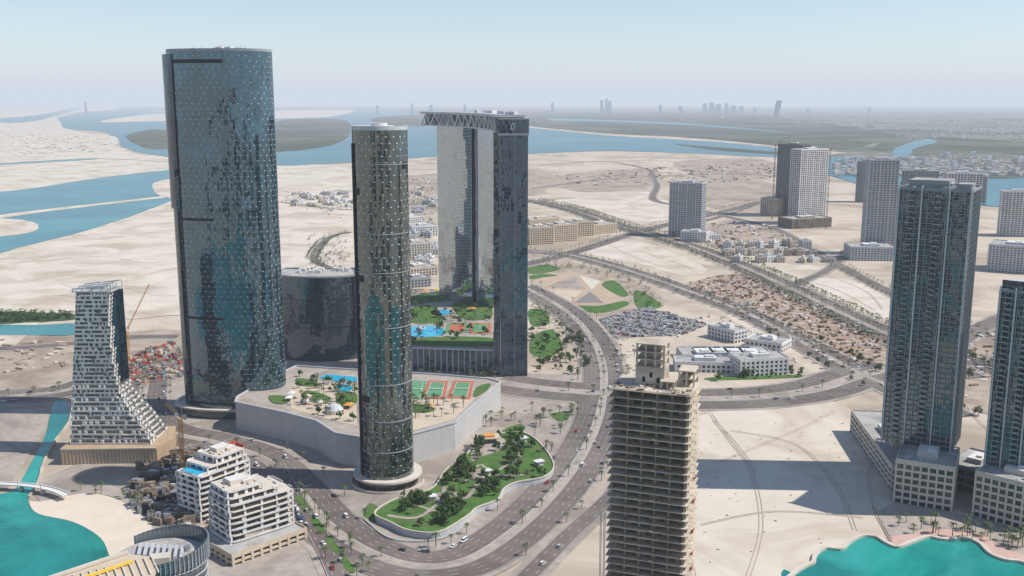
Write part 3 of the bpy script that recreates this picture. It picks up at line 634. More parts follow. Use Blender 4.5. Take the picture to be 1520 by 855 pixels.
x,y=G(496,612,22); p=thing('dome_pavilion','round glazed dome pavilion on the podium','pavilion',(x,y,22.2))
b=MB(); b.cyl(0,0,7,0,2.5,24,0); b.cyl(0,0,7,2.5,5,24,1,1,5); b.cyl(0,0,5,5,6.4,24,1,1,2); add('dome',b.mesh('dome',['cream','greyl']),parent=p)
# dark curved block behind
A=G(417,533);B=G(530,540)
cxm=(A[0]+B[0])/2; hw=(B[0]-A[0])/2+2
arc=[(cxm+hw*math.cos(a),(A[1]+B[1])/2+22-24*math.sin(a)) for a in[math.pi*k/36 for k in range(37)]]
arc=arc+[(arc[-1][0],arc[-1][1]+30),(arc[0][0],arc[0][1]+30)]
hh=ZT(A[1],410)
t=thing('curved_office_block','dark glass office block with a bowed facade','building',(0,0,0))
b=MB(); b.prism(arc,0,hh,0,1); add('curtain_wall',b.mesh('curtain_wall',['g_dark','roofg']),parent=t)
b=MB()
for i in range(len(arc)): b.beam((arc[i][0],arc[i][1],hh+.8),(arc[(i+1)%len(arc)][0],arc[(i+1)%len(arc)][1],hh+.8),1.6)
add('parapet',b.mesh('parapet',['grey']),parent=t)
for k in range(12):
    b=MB(); b.box(0,0,1.5,U(3,9),U(3,6),3); add('roof_unit',b.mesh('roof_unit',['roofw']),(cxm+U(-hw*.7,hw*.7),arc[0][1]+U(2,24),hh),parent=t)
for z in(34,62):
    b=MB(); aa=arc[6:30]; b.prism([(p[0],p[1]-.4) for p in aa]+[(p[0],p[1]+.5) for p in aa[::-1]],z,z+.6,0,0,True); add('floor_ring',b.mesh('floor_ring',['dark']),parent=t)
# ---------------------------------------------------------------- gate complex
t=thing('garden_podium','broad podium with roof gardens pools and sports courts','building',(0,0,0))
gp=[(603,517),(733,521),(737,470),(734,438),(690,432),(604,430)]
b=MB(); b.prism([G(u,v,22) for u,v in gp],.2,22,0,1); add('wall',b.mesh('wall',['g_gated','pave']),parent=t)
q=[G(u,v,22) for u,v in gp]
b=MB()
for i in range(6): b.beam((q[i][0],q[i][1],22.6),(q[(i+1)%6][0],q[(i+1)%6][1],22.6),1.4)
for k in range(16):
    f=k/15; b.box(q[0][0]+(q[1][0]-q[0][0])*f,q[0][1]+(q[1][1]-q[0][1])*f-.3,11,1,1,21.5,0,0)
add('parapet',b.mesh('parapet',['greyl']),parent=t)
for px_,m in(([(608,486),(640,484),(660,490),(655,498),(612,500)],'pool'),([(640,462),(662,460),(668,466),(645,468)],'pool'),([(612,440),(650,434),(684,436),(680,446),(640,448),(612,452)],'grass'),([(608,458),(640,454),(660,474),(640,480),(608,478)],'grass'),([(664,480),(695,480),(694,494),(660,495)],'court_g'),([(698,480),(728,480),(729,495),(697,495)],'court_r'),([(610,504),(660,500),(730,502),(731,514),(610,512)],'grass'),([(670,452),(700,448),(728,456),(728,472),(690,474)],'grass')):
    deck({'pool':'swimming_pool','grass':'planter'}.get(m,'tennis_court'),px_,22.4,m,t,22,3 if m in('pool','grass') else 0)
for u,m in((669,'court_r'),(703,'court_g')): deck('court_surface',[(u,482),(u+21,482),(u+21,493),(u-3,493)],22.5,m,t,22)
for u,v,m in((632,436,'orange'),(650,434,'yellow'),(671,438,'orange'),(640,440,'cream'),(625,492,'white'),(700,462,'orange')):
    x,y=G(u,v,22); p=thing('shade_canopy','bright play area shade canopy on the roof garden','canopy',(x,y,22.4))
    b=MB(); b.cyl(0,0,.25,0,4,6); add('post',b.mesh('post',['white']),parent=p)
    b=MB(); b.cyl(0,0,5,3.4,5.4,10,0,0,.4); add('canopy_roof',b.mesh('canopy_roof',[m]),parent=p)
def slab(t,A,B,D,z0,h,mat,name='curtain_wall',bow=0):
    n=20; dx,dy=B[0]-A[0],B[1]-A[1]; l=math.hypot(dx,dy); nx,ny=-dy/l,dx/l
    front=[(A[0]+dx*k/n-nx*bow*math.sin(math.pi*k/n),A[1]+dy*k/n-ny*bow*math.sin(math.pi*k/n)) for k in range(n+1)]
    back=[(B[0]+nx*D,B[1]+ny*D),(A[0]+nx*D,A[1]+ny*D)]
    b=MB(); b.prism(front+back,z0,z0+h,0,1); add(name,b.mesh(name,[mat,'roofg']),parent=t)
def at(u,Y,z=120):
    dep=Y*cP+(H-z)*sP; return ((u-760)/F*dep,Y)
t=thing('glass_gateway_towers','paired silver glass towers joined by a curved roof bridge','skyscraper',(0,0,0))
zt=226
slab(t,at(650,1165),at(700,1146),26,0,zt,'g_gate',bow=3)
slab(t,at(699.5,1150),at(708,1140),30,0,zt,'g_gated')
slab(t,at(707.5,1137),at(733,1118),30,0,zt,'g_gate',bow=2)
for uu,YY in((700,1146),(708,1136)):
    x,y=at(uu,YY); b=MB(); b.box(x,y-.4,zt/2,.9,1.2,zt); add('vertical_strip',b.mesh('vertical_strip',['greyl']),parent=t)
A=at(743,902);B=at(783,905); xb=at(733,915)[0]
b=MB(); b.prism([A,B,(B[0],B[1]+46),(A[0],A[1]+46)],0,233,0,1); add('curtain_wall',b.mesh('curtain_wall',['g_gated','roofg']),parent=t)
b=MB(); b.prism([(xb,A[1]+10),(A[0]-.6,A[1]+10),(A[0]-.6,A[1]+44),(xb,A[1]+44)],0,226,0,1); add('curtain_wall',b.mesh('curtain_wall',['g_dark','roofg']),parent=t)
x0,x1=A[0],B[0]
b=MB()
for k in(0,1): b.box(x0+(x1-x0)*k,A[1]+.4+3*k,114,.6,.6,228)
b.box(x0+(x1-x0)*.52,A[1]+1.2,114,.5,1.2,228); add('vertical_strip',b.mesh('vertical_strip',['grey']),parent=t)
cxn=(x0+x1)/2
CR=[(x0-2,A[1]-2),(x1+1,B[1]-2),(x1+1,B[1]+48),(x0-2,A[1]+48)]
b=MB(); b.prism(CR,224,226,0,2,True); b.prism(CR,226.1,238,1,2,True); b.prism(CR,238.1,239.2,0,2,True)
add('crown',b.mesh('crown',['grey','g_gated','roofg']),parent=t)
path=[at(628,1175,240),at(648,1148,240),at(672,1110,240),at(696,1065,240),at(716,1015,240),at(731,960,240),at(740,905,240)]
path=resample(catmull(path,8),5.5); nn=normals(path)
def strip(b,offs,z0,z1,w,mi):
    L=[(p[0]+n[0]*(offs+w/2),p[1]+n[1]*(offs+w/2)) for p,n in zip(path,nn)]; Rr=[(p[0]+n[0]*(offs-w/2),p[1]+n[1]*(offs-w/2)) for p,n in zip(path,nn)]
    b.prism(L+Rr[::-1],z0,z1,mi,mi,True)
wd=24; oc=wd/2-2
b=MB(); strip(b,oc,zt+14,zt+16.4,wd+4,0); add('bridge_roof',b.mesh('bridge_roof',['greyl']),parent=t)
b=MB(); strip(b,oc,zt+.5,zt+2.0,wd,0); add('bridge_floor',b.mesh('bridge_floor',['greyl']),parent=t)
b=MB(); strip(b,oc+1,zt+2.0,zt+14,wd-7,0); add('bridge_glazing',b.mesh('bridge_glazing',['g_dark']),parent=t)
b=MB()
for off in(-2.4,wd-1.6):
    for i in range(0,len(path)-4,4):
        f=lambda k,z:(path[k][0]+nn[k][0]*off,path[k][1]+nn[k][1]*off,z)
        b.beam(f(i,zt+1.5),f(i+2,zt+14.5),1.3); b.beam(f(i+2,zt+14.5),f(i+4,zt+1.5),1.3)
add('truss',b.mesh('truss',['white']),parent=t)
b=MB()
for k in range(12):
    i=random.randrange(int(len(path)*.35),len(path)-1); b.box(path[i][0]+nn[i][0]*U(5,18),path[i][1]+nn[i][1]*U(5,18),zt+17.7,U(4,9),U(3,6),2.6,U(0,3))
for k in range(5): b.box(cxn+U(-9,9),A[1]+U(8,40),240.1,U(3,7),U(3,7),1.8)
add('roof_unit',b.mesh('roof_unit',['white']),parent=t)
b=MB(); ex,ey,ez=cxn-1,A[1]-2.6,232
b.beam((ex-2.2,ey,ez-2.6),(ex-.6,ey,ez+2.6),.7); b.beam((ex-.6,ey,ez+2.6),(ex+1.6,ey,ez+2.6),.7); b.beam((ex+.2,ey,ez-2.6),(ex+1.8,ey,ez+1.2),.7); b.beam((ex-2.2,ey,ez-2.6),(ex+.2,ey,ez-2.6),.7)
add('emblem',b.mesh('emblem',['white']),parent=t)
# ---------------------------------------------------------------- concrete tower under construction
rot=math.radians(-20)
t=thing('unfinished_tower','bare concrete high rise under construction with open floors','tower',(59.5,398,0),rot)
w,d=33,24; fl=3.3; nf=42
slabs=[]
for q in range(4):
    b=MB(); b.box(0,0,.16,w+.8,d+.8,.32); 
    for k in range(6):
        if R()<.25: b.box(-14+k*5.4,-d/2-.2,.5,U(1.5,4.0),.2,U(.3,.6),0,random.randrange(2))
    slabs.append(b.mesh('floor_slab',['conc','concd']))
for i in range(1,nf+1): add('floor_slab',slabs[i%4],(U(-.05,.05),U(-.05,.05),i*fl),parent=t)
cols=[(x,y) for x in(-15,-9,-3,3,9,15.2) for y in(-10.8,-3.5,3.5,10.8)]
for k,(x,y) in enumerate(cols):
    b=MB(); b.box(0,0,nf*fl/2,.7,1.1,nf*fl+U(0,3)); add('column',b.mesh('column',['concd']),(x,y,0),parent=t)
zt2=nf*fl
b=MB(); b.box(-2,2,(zt2+8)/2,12,10,zt2+8,0,0); b.box(10.5,4,zt2/2,4,9,zt2,0,1); b.box(-11,0,zt2/2,3,12,zt2,0,1)
for k in range(3):
    b.box(-2,2,zt2+8.2+k*3.2,12.4,10.4,.4,0,0)
    for sx in(-5.6,-2,2,5.6):
        for sy in(-4.6,4.6): b.box(-2+sx,2+sy,zt2+10+k*3.2,.8,.7,2.8,0,0)
    b.box(-2,3,zt2+10+k*3.2,8,6,2.78,0,0)
b.box(-2,2,zt2+17.8,12.4,10.4,.4,0,0)
for k in range(3): b.box(-4.5+k*3,-3.06,zt2+3+k%2*2,1.2,.1,2.2,0,2)
add('lift_core',b.mesh('lift_core',['conc','block','dark']),parent=t)
b=MB()
for i in range(nf):
    for k in range(6):
        if R()<.5: b.box(-13.5+k*5.4,-8.6+U(-1,1.2),i*fl+fl/2+.1,U(2,4.8),.25,fl-.5)
        if R()<.3: b.box(-15.6,-9+k*3.4,i*fl+fl/2+.1,.25,U(2,3.4),fl-.5)
        if R()<.9 and k<5: b.box(15.9,-8.5+k*4.4,i*fl+fl/2+.1,.25,U(2.6,4.2),fl-.5,0,1)
add('blockwork_wall',b.mesh('blockwork_wall',['block','conc']),parent=t)
b=MB()
for i in range(2,nf):
    b.box(w/2+1.2,-6,i*fl+.2,1.6,4.5,.25,0,1)
    if i<nf-10 and R()<.35: b.box(w/2+2.0,-6,i*fl+.9,.2,U(2,4.5),1.2,0,0)
add('side_balcony',b.mesh('side_balcony',['red','conc']),parent=t)
b=MB(); b.box(0,0,zt2+.45,w-.6,d-.6,.2,0,1)
for i,(x,y,sx,sy,hh_) in enumerate(((12.5,5,7,10,7.4),(6,-4,6,6,3.7))):
    for q in range(max(1,int(hh_/3.6))):
        b.box(x,y,zt2+.62+3.3*(q+1)-.2+.01*i,sx,sy,.35,0,1)
        for ax in(-1,0,1):
            for ay in(-1,1): b.box(x+ax*(sx/2-.5),y+ay*(sy/2-.5),zt2+.5+3.3*q+1.45,.7,.7,2.9,0,1)
        b.box(x,y+sy*.2,zt2+.5+3.3*q+1.45,sx*.7,.3,2.9,0,2)
for k in range(30):
    x,y=U(-16,16),random.choice((-11.5,-9,11.5)); b.beam((x,y,zt2+.3),(x,y,zt2+U(1.2,2.6)),.25,1)
for k in range(20): b.box(U(-15,15),U(-11,-4),zt2+.9,U(.6,2.4),U(.5,1.6),.6,U(0,3),random.randrange(3))
add('roof_structure',b.mesh('roof_structure',['concd','conc','block']),parent=t)
b=MB()
for k in(-1,1): b.beam((-w/2-2.2,-8+k,0),(-w/2-2.2,-8+k,zt2*.6),.25); b.beam((-w/2-3.8,-8+k,0),(-w/2-3.8,-8+k,zt2*.6),.25)
add('hoist_mast',b.mesh('hoist_mast',['steel']),parent=t)
# ---------------------------------------------------------------- background towers
BG=[((1150,318),(1186,322),30,215,'greyd','g_dark','unfinished dark tower with open floors'),
((1184,334),(1224,331),30,222,'white','g_win','pale gridded apartment tower nearing completion'),
((992,350),(1040,353),30,272,'greyl','g_res','pale blue glass residential tower on a sandy plot'),
((1282,378),(1326,379),34,238,'greyl','g_res','tall banded grey residential tower'),
((1269,300),(1286,301),30,240,'grey','g_dark','slim dark residential tower'),
((1335,308),(1390,310),40,254,'grey','g_dark','broad dark grey tower with stepped roof'),
((1400,345),(1452,346),34,258,'white','g_win','white gridded apartment tower'),
((1482,350),(1530,352),34,285,'white','g_res','white and blue apartment tower'),
((1440,300),(1462,301),30,262,'grey','g_res','distant grey apartment tower'),]
for A,B,D,vt,wm,gm,lab in BG:
    tower('residential_tower',lab,'tower',A,B,D,vt=vt,fl=4,bay=6,wm=wm,gm=gm,spand=1.1,pier=1.1,stripes=3)
low=[((1128,319),(1152,321),40,295,'conc'),((1176,340),(1234,337),50,325,'concd'),((1262,387),(1330,388),50,368,'greyl'),((1010,358),(1048,360),30,345,'white'),((1045,358),(1070,357),24,349,'white'),((1464,402),(1540,408),60,366,'greyl'),
((786,364),(822,362),30,338,'beige'),((822,360),(857,357),40,334,'beige'),((850,352),(882,350),40,330,'beige'),((882,349),(916,345),40,333,'beige'),((786,340),(830,336),26,325,'beige'),
((602,387),(640,385),40,362,'cream'),((612,352),(650,350),40,336,'white'),((600,340),(626,338),30,322,'white'),((604,412),(650,408),40,398,'conc'),((604,428),(640,425),30,414,'grey'),
((1002,552),(1094,554),26,540,'white'),((1098,560),(1170,556),24,534,'white'),((1050,500),(1090,510),20,488,'white'),((1105,516),(1160,524),30,508,'white'),
((1004,526),(1020,546),44,530,'roofw'),((1026,526),(1042,546),44,530,'roofw'),((1048,526),(1064,546),44,530,'roofw'),((1070,526),(1086,546),44,530,'roofw')]
for A,B,D,vt,wm in low:
    (c_),r_,w_,yf=frame_of(A,B,D)
    tower('low_building',{'beige':'beige low hotel block with small windows','white':'white low school building with flat roof','roofw':'long white roofed school hall','cream':'cream low commercial building'}.get(wm,'grey low commercial building'),'building',A,B,D,h=max(7,ZT(yf,vt)),fl=3.8,bay=5,wm=wm,gm='g_win',spand=1.6,pier=2,split=False,roof=3)
for u in range(1072,1215,17):
    for v in(368,380,390):
        if R()<.75:
            uu=u+U(-4,4)+(v-368)*.6; tower('low_building','small pale villa on a walled plot','house',(uu,v),(uu+U(9,14),v+U(-1,1)),U(16,26),h=U(6,12),fl=3.6,bay=5,wm=random.choice(['white','cream','conc']),gm='g_win',spand=1.6,pier=2,split=False,roof=2,group='villas on the plots')
for i in range(34):
    u,v=U(418,518),U(288,308); tower('low_building','small site cabin block on the sand','house',(u,v),(u+U(6,12),v+U(-.6,.6)),U(12,24),h=U(4,9),fl=3.6,bay=6,wm=random.choice(['white','greyl','beige']),gm='g_win',spand=1.6,pier=2,split=False,roof=0,group='site cabins on sand')
for i in range(22):
    u,v=U(600,648),U(290,400); tower('low_building','low flat roofed building on dusty plot','house',(u,v),(u+U(8,16),v+U(-.6,.6)),U(14,30),h=U(5,12),fl=3.6,bay=6,wm=random.choice(['white','cream','greyl']),gm='g_win',spand=1.6,pier=2,split=False,roof=1,group='low buildings on dusty plots')
for i in range(30):  # unseen towers behind the camera, put in for the glass to reflect
    x,y=U(-900,900),U(-900,-220); hgt=U(80,260)
    tower('residential_tower','unseen apartment tower added behind the camera for reflections','tower',(x,y),(x+U(25,50),y+U(-8,8)),U(25,40),h=hgt,fl=8,bay=9,wm=random.choice(['white','cream','grey','dark','concd','dark']),gm='g_win',spand=3,pier=2.5,split=False,roof=0,group='unseen towers added for reflections',world=True)
# ---------------------------------------------------------------- far town
def farbox(b,x,y,w,d,h,rot,mi):
    b.box(x,y,h/2,w,d,h,rot,mi); b.box(x,y,h+.7,w*.5,d*.5,1.4,rot,mi)
meshes=[]
for m in('white','cream','greyl','conc'):
    b=MB(); b.box(0,0,.5,1,1,1); b.box(.05,.1,1.04,.5,.45,.12); b.box(-.52,0,.3,.2,.7,.6); meshes.append(b.mesh('town_building',[m]))
spots=[]
for i in range(4600):
    v=160.5+ (R()**1.5)*70; u=U(560,1560)
    if v>166+max(0,(u-760))*.045 and u<1330: continue
    if u<1250 and v>205: continue
    if u>=1250 and not(v<206 or (232<v<262)): continue
    spots.append(G(u,v))
for i in range(650): spots.append(G(U(1240,1540),U(234,262)))
for i in range(300): spots.append(G(U(-50,520),U(157.5,161)))
spots.sort(key=lambda p:p[1])
bb=MB()
for i,(x,y) in enumerate(spots):
    s=U(9,24)*(1 if y<9000 else 1.4); hh_=U(4,11) if R()<.96 else U(18,36)
    if i<200:
        o=add('town_building',random.choice(meshes),(x,y,1.5),U(-.3,.3),label='small pale building in the distant town',category='building',group='distant town buildings'); o.scale=(s,s*U(.6,1.2),hh_)
    else: farbox(bb,x,y,s,s*U(.6,1.2),hh_,U(-.3,.3),random.randrange(4))
add('distant_town',bb.mesh('distant_town',['white','cream','greyl','conc']),kind='stuff',label='hazy sprawl of pale low buildings',category='town')
sky=[(893,149,6),(900,147,5),(905,150,6),(1046,154,8),(1056,153,9),(1066,155,10),(1078,154,7),(1088,157,10),(1100,158,8),(690,156,5),(640,156,6),(612,154,4),(1010,158,8),(128,151,4),(560,157,5),(820,153,5),(1200,162,6),(1290,160,5),(980,156,5),(1120,160,5)]
for u,vt,wpx in sky:
    Y=21000; x,_=at(u,Y,60); w_=wpx/F*Y; h_=ZT(Y,vt); b=MB(); b.box(0,0,h_/2,w_*.7,w_*.6,h_); b.box(0,0,h_+6,w_*.4,w_*.35,12); b.box(w_*.3,0,h_*.3,w_*.4,w_*.7,h_*.6)
    add('distant_tower',b.mesh('distant_tower',['greyl']),(x,Y,1),0,label='hazy tower block on the far skyline',category='tower',group='towers on the far skyline')
x,_=at(1152,16000,60); hh_=ZT(16000,149); b=MB(); w_=75
for k in range(12):
    z=hh_*k/12; b.box(k*2.6+10*(k/12)**2,0,z+hh_/24,w_*(.75+.3*math.sin(k/11*2.4)),50,hh_/12)
add('leaning_tower',b.mesh('leaning_tower',['grey']),(x,16000,1),label='leaning curved tower on the far skyline',category='tower')
# ---------------------------------------------------------------- vegetation
def palm_mesh(full,h=7.5):
    b=MB(); n=6 if full else 4
    b.cyl(0,0,.28,0,h,n,0,0,.2)
    nf=15 if full else 8
    for k in range(nf):
        a=6.2832*k/nf+U(-.15,.15); L=U(2.4,3.4); up=U(.2,1.2); prev=(0,0,h); wv=.5 if full else .75
        for s in range(1,4 if full else 3):
            f=s/(3 if full else 2); p=(math.cos(a)*L*f,math.sin(a)*L*f,h+up*math.sin(f*3.0)*1.0-1.6*f*f*(1 if up<.8 else .5))
            px_,py_=-math.sin(a)*wv*(1.15-f*.7),math.cos(a)*wv*(1.15-f*.7)
            b.face([(prev[0]-px_,prev[1]-py_,prev[2]-.15),(prev[0]+px_,prev[1]+py_,prev[2]-.15),(p[0]+px_*.7,p[1]+py_*.7,p[2]-.15),(p[0]-px_*.7,p[1]-py_*.7,p[2]-.15)],1)
            prev=p
    return b
palms=[palm_mesh(True,U(6,8.5)).mesh('palm_tree',['trunk','palm']) for _ in range(4)]
plow=palm_mesh(False,7)
def crown_mesh(seed,r=3.2,n=320):
    b=MB(); cl=[(U(-r,r)*.7,U(-r,r)*.7,U(2.6,2.6+r*1.1),U(.8,1.5)) for _ in range(11)]
    for i in range(n):
        c=random.choice(cl); v=Vector((random.gauss(0,1),random.gauss(0,1),random.gauss(0,1))).normalized()*c[3]*U(.6,1.1)
        p=Vector(c[:3])+v; s=U(.25,.55); a=Vector((random.gauss(0,1),random.gauss(0,1),random.gauss(0,1))).normalized(); q=a.cross(v).normalized() if a.cross(v).length>.01 else Vector((1,0,0)); a=q.cross(v.normalized())
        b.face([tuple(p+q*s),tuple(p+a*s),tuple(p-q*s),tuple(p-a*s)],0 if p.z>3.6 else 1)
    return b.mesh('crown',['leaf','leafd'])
def trunk_mesh():
    b=MB(); b.cyl(0,0,.28,0,2.4,7,0,0,.18)
    for k in range(4):
        a=k*1.6+U(0,1); b.beam((0,0,2.2),(1.6*math.cos(a),1.6*math.sin(a),3.9),.16)
    return b.mesh('trunk',['trunk'])
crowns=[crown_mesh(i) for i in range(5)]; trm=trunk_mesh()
P_=[];T_=[]
def along(key,offs,step,st=0,en=None,z=.7,lst=P_,jit=1.2,pr=.8):
    p,n,*_=roads[key]
    i=st
    while i<(en or len(p)):
        for o in offs:
            if R()<pr: lst.append((p[i][0]+n[i][0]*o+U(-jit,jit),p[i][1]+n[i][1]*o+U(-jit,jit),z))
        i+=step
along('main',(0,),7,0,None); along('main',(23.5,),5,pr=.6); along('main',(-23.5,),6,pr=.6)
along('cross',(0,),6); along('diag',(0,),5); along('diag',(21,-21),5,pr=.6,lst=T_); along('boul',(0,24,-24),2); along('boul',(29,-29,24,-24),3,lst=T_,jit=2); along('link',(14,-14),4); along('back',(12,-12),4,0,150,lst=T_)
along('loop',(9,-9),2,lst=T_); along('north',(9,),4,lst=T_); along('east',(13,-13),3); along('west',(0,),5)
def inpoly(x,y,pl):
    c=False
    for i in range(len(pl)):
        a,b_=pl[i-1],pl[i]
        if (a[1]>y)!=(b_[1]>y) and x<(b_[0]-a[0])*(y-a[1])/(b_[1]-a[1])+a[0]: c=not c
    return c
def scatter(pl,n,z,lst):
    xs=[p[0] for p in pl];ys=[p[1] for p in pl];k=0;tr=0
    while k<n and tr<n*60:
        tr+=1; x,y=U(min(xs),max(xs)),U(min(ys),max(ys))
        if inpoly(x,y,pl): lst.append((x,y,z)); k+=1
def gp_(px,z=0): return [G(u,v,z) for u,v in px]
scatter(GW,30,4.05,T_); scatter(GW,8,4.05,P_)
for cl_,n_ in (([(650,746),(690,738),(694,762),(655,785),(636,770)],20),([(600,745),(640,734),(640,748),(605,758)],12),([(672,690),(700,678),(712,700),(690,722),(668,716)],16),([(706,712),(740,706),(744,726),(716,740)],12),([(748,664),(775,656),(776,676),(756,692)],8),([(700,668),(712,656),(722,668),(708,682)],8)):
    scatter(gp_(cl_,4),n_,4.05,T_)
scatter(gp_([(440,556),(528,568),(528,632),(470,618),(432,600)],22),26,22.2,P_); scatter(gp_([(440,556),(528,568),(528,632),(470,618),(432,600)],22),18,22.2,T_)
scatter(gp_([(608,595),(700,594),(675,622),(612,638)],22),22,22.2,P_)
scatter(gp_([(606,512),(730,515),(730,440),(606,433)],22),50,22.3,T_); scatter(gp_([(606,512),(730,515),(730,440),(606,433)],22),30,22.3,P_)
scatter(gp_([(788,445),(840,470),(880,520),(870,560),(790,555)]),80,.5,T_); scatter(gp_([(788,445),(840,470),(880,520),(870,560),(790,555)]),26,.5,P_)
scatter(gp_([(700,640),(745,610),(870,605),(840,660),(815,680),(780,640)]),30,.5,P_)
scatter(gp_([(620,552),(735,556),(735,570),(620,560)]),24,.5,P_)
scatter(gp_([(1330,765),(1530,800),(1530,820),(1330,790)]),34,.5,P_)
scatter(gp_([(785,395),(830,388),(900,402),(960,425),(985,455),(940,455),(912,416),(860,402)]),60,.5,T_); scatter(gp_([(1170,548),(1200,550),(1195,560),(1060,566)]),20,.5,T_)
scatter(gp_([(455,350),(520,345),(520,395),(465,395)]),60,.5,T_)
scatter(gp_([(90,730),(160,722),(235,770),(240,785),(180,738)]),12,.6,P_)
scatter(gp_([(440,735),(470,760),(560,850),(530,870),(450,780)]),10,.6,P_)
scatter(gp_([(0,464),(108,467),(108,474),(0,480)]),150,.6,T_)
scatter(gp_([(900,505),(930,500),(1000,560),(920,560)]),16,.6,P_)
key=lambda p:math.hypot(p[0],p[1])
P_=[p for p in P_ if p[1]>440];P_.sort(key=key);T_.sort(key=key)
for i,p in enumerate(P_[:300]):
    o=add('palm_tree',palms[i%4],p,U(0,6),label='date palm with a slim trunk on the paved verge',category='palm tree',group='date palms along roads and terraces'); s=U(.7,1.1); o.scale=(s,s,s)
bb=MB()
for p in P_[300:]:
    s=U(.8,1.2); i=len(bb.v); bb.v.extend([(v[0]*s+p[0],v[1]*s+p[1],v[2]*s+p[2]) for v in plow.v]); bb.f.extend([tuple(k+i for k in f) for f in plow.f]); bb.m.extend(plow.m); bb.uv.extend(plow.uv)
add('palm_rows',bb.mesh('palm_rows',['trunk','palm']),kind='stuff',label='long rows of date palms lining the boulevards',category='palm trees')
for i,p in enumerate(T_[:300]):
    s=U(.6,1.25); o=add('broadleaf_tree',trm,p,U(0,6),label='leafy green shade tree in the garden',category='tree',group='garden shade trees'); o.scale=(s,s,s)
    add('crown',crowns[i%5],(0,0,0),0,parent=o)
bb=MB()
for p in T_[300:]:
    s=U(.7,1.4)
    for k in range(16):
        a=U(0,6.28); rr=U(0,2.3)*s; c=(p[0]+rr*math.cos(a),p[1]+rr*math.sin(a),p[2]+U(1,4.5)*s); q=U(.7,1.2)*s
        bb.face([(c[0]-q,c[1],c[2]+U(-.5,.5)),(c[0],c[1]-q,c[2]+U(-.5,.5)),(c[0]+q,c[1],c[2]),(c[0],c[1]+q,c[2])],0)
add('distant_trees',bb.mesh('distant_trees',['leaf']),kind='stuff',label='clumps of shrubs and mangrove bushes',category='trees')
# ---------------------------------------------------------------- cars
paint={}
for n_,c in(('white',(.75,.75,.74)),('silver',(.45,.46,.47)),('black',(.02,.02,.022)),('grey',(.15,.155,.16)),('red',(.35,.03,.02)),('sand',(.45,.38,.28)),('blue',(.04,.09,.22))):
    M['car_'+n_]=nmat('car_paint_'+n_,c,c,1,.25,spec=.6); paint[n_]='car_'+n_
M['tyre']=nmat('tyre_rubber',(.02,.02,.02),(.03,.03,.03),1,.9)
M['cglass']=nmat('car_glass',(.02,.025,.03),(.03,.035,.04),1,.1,spec=.8)
def carmb(kind):
    b=MB(); L,W=(4.7,1.85) if kind!='van' else (5.6,2.0)
    pr=[(-2.3,.35),(2.35,.35),(2.35,.8),(1.25,.98),(-1.7,1.0),(-2.3,.92)] if kind!='van' else [(-2.8,.35),(2.8,.35),(2.8,1.0),(2.0,1.25),(-2.8,1.3)]
    cb=[(-1.75,.97),(1.2,.95),(.45,1.46),(-1.15,1.48)] if kind=='sedan' else [(-2.2,.97),(1.3,.95),(.6,1.72),(-2.0,1.75)] if kind=='suv' else [(-2.75,1.25),(2.0,1.2),(1.4,2.2),(-2.75,2.25)]
    def ext(prf,w,ms,mt,taper=1):
        n=len(prf); A=[(x,-w/2*(taper if z>1.3 else 1),z) for x,z in prf]; B=[(x,w/2*(taper if z>1.3 else 1),z) for x,z in prf]
        b.face(A,ms); b.face(B[::-1],ms)
        for i in range(n):
            j=(i+1)%n; top=prf[i][1]>1.3 and prf[j][1]>1.3; b.face([A[j],A[i],B[i],B[j]],mt if top else ms)
    ext(pr,W,0,0); ext(cb,W*.92,1,0,.85)
    for x in(-1.45,1.5):
        for y in(-W/2+.1,W/2-.1):
            c=[(x+.34*math.cos(k*.785),y,.34+.34*math.sin(k*.785)) for k in range(8)]
            b.face([(p[0],y-.13,p[2]) for p in c],2); b.face([(p[0],y+.13,p[2]) for p in c][::-1],2)
            for k in range(8): q,r_=c[k],c[(k+1)%8]; b.face([(q[0],y-.13,q[2]),(r_[0],y-.13,r_[2]),(r_[0],y+.13,r_[2]),(q[0],y+.13,q[2])],2)
    return b
def car(pm,kind): return carmb(kind).mesh('parked_car',[pm,'cglass','tyre'])
cars=[(n_,k,car('car_'+n_,k)) for n_ in paint for k in('sedan','suv')]
cars.append(('white','van',car('car_white','van'))); wts=[6 if c[0]=='white' else 3 if c[0] in('silver','grey','black') else 1 for c in cars]
ncar=0
def putcar(x,y,z,rot,where,grp,nm):
    global ncar
    if ncar>=300: return
    n_,k,me=random.choices(cars,wts)[0]; ncar+=1
    add(nm,me,(x,y,z),rot,label='%s %s %s'%({'sand':'beige'}.get(n_,n_),{'sedan':'saloon car','suv':'off-road car','van':'delivery van'}[k],where),category='van' if k=='van' else 'car',group=grp)
def traffic(key,n,lo=0,hi=1):
    p,nn_,w,med,lanes=roads[key]; idx=list(roads).index(key)+1
    for _ in range(n):
        i=int(len(p)*U(lo,hi*.98)); s=random.choice((-1,1)); l=random.randrange(lanes); cw=(w-med)/2; o=s*(med/2+cw*(l+.5)/lanes)
        i=min(i,len(p)-2); rot=math.atan2(p[i+1][1]-p[i][1],p[i+1][0]-p[i][0])+(math.pi if s>0 else 0)
        putcar(p[i][0]+nn_[i][0]*o,p[i][1]+nn_[i][1]*o,.70+idx*.012+.01,rot,'driving on the dusty avenue','cars on the roads','car')
traffic('main',50); traffic('cross',14); traffic('diag',16); traffic('boul',14); traffic('link',6); traffic('west',8); traffic('serv',3); traffic('quay',6)
PKG=[(888,474),(958,456),(1052,482),(1012,498),(912,502)]
sheet('parking_lot','asphalt car park packed with cars',PKG,.45,'asph2')
q=gp_(PKG); o_=G(900,480); d1=G(960,458); ang=math.atan2(d1[1]-o_[1],d1[0]-o_[0]); ca,sa=math.cos(ang),math.sin(ang)
PL=MB()
cand=[]
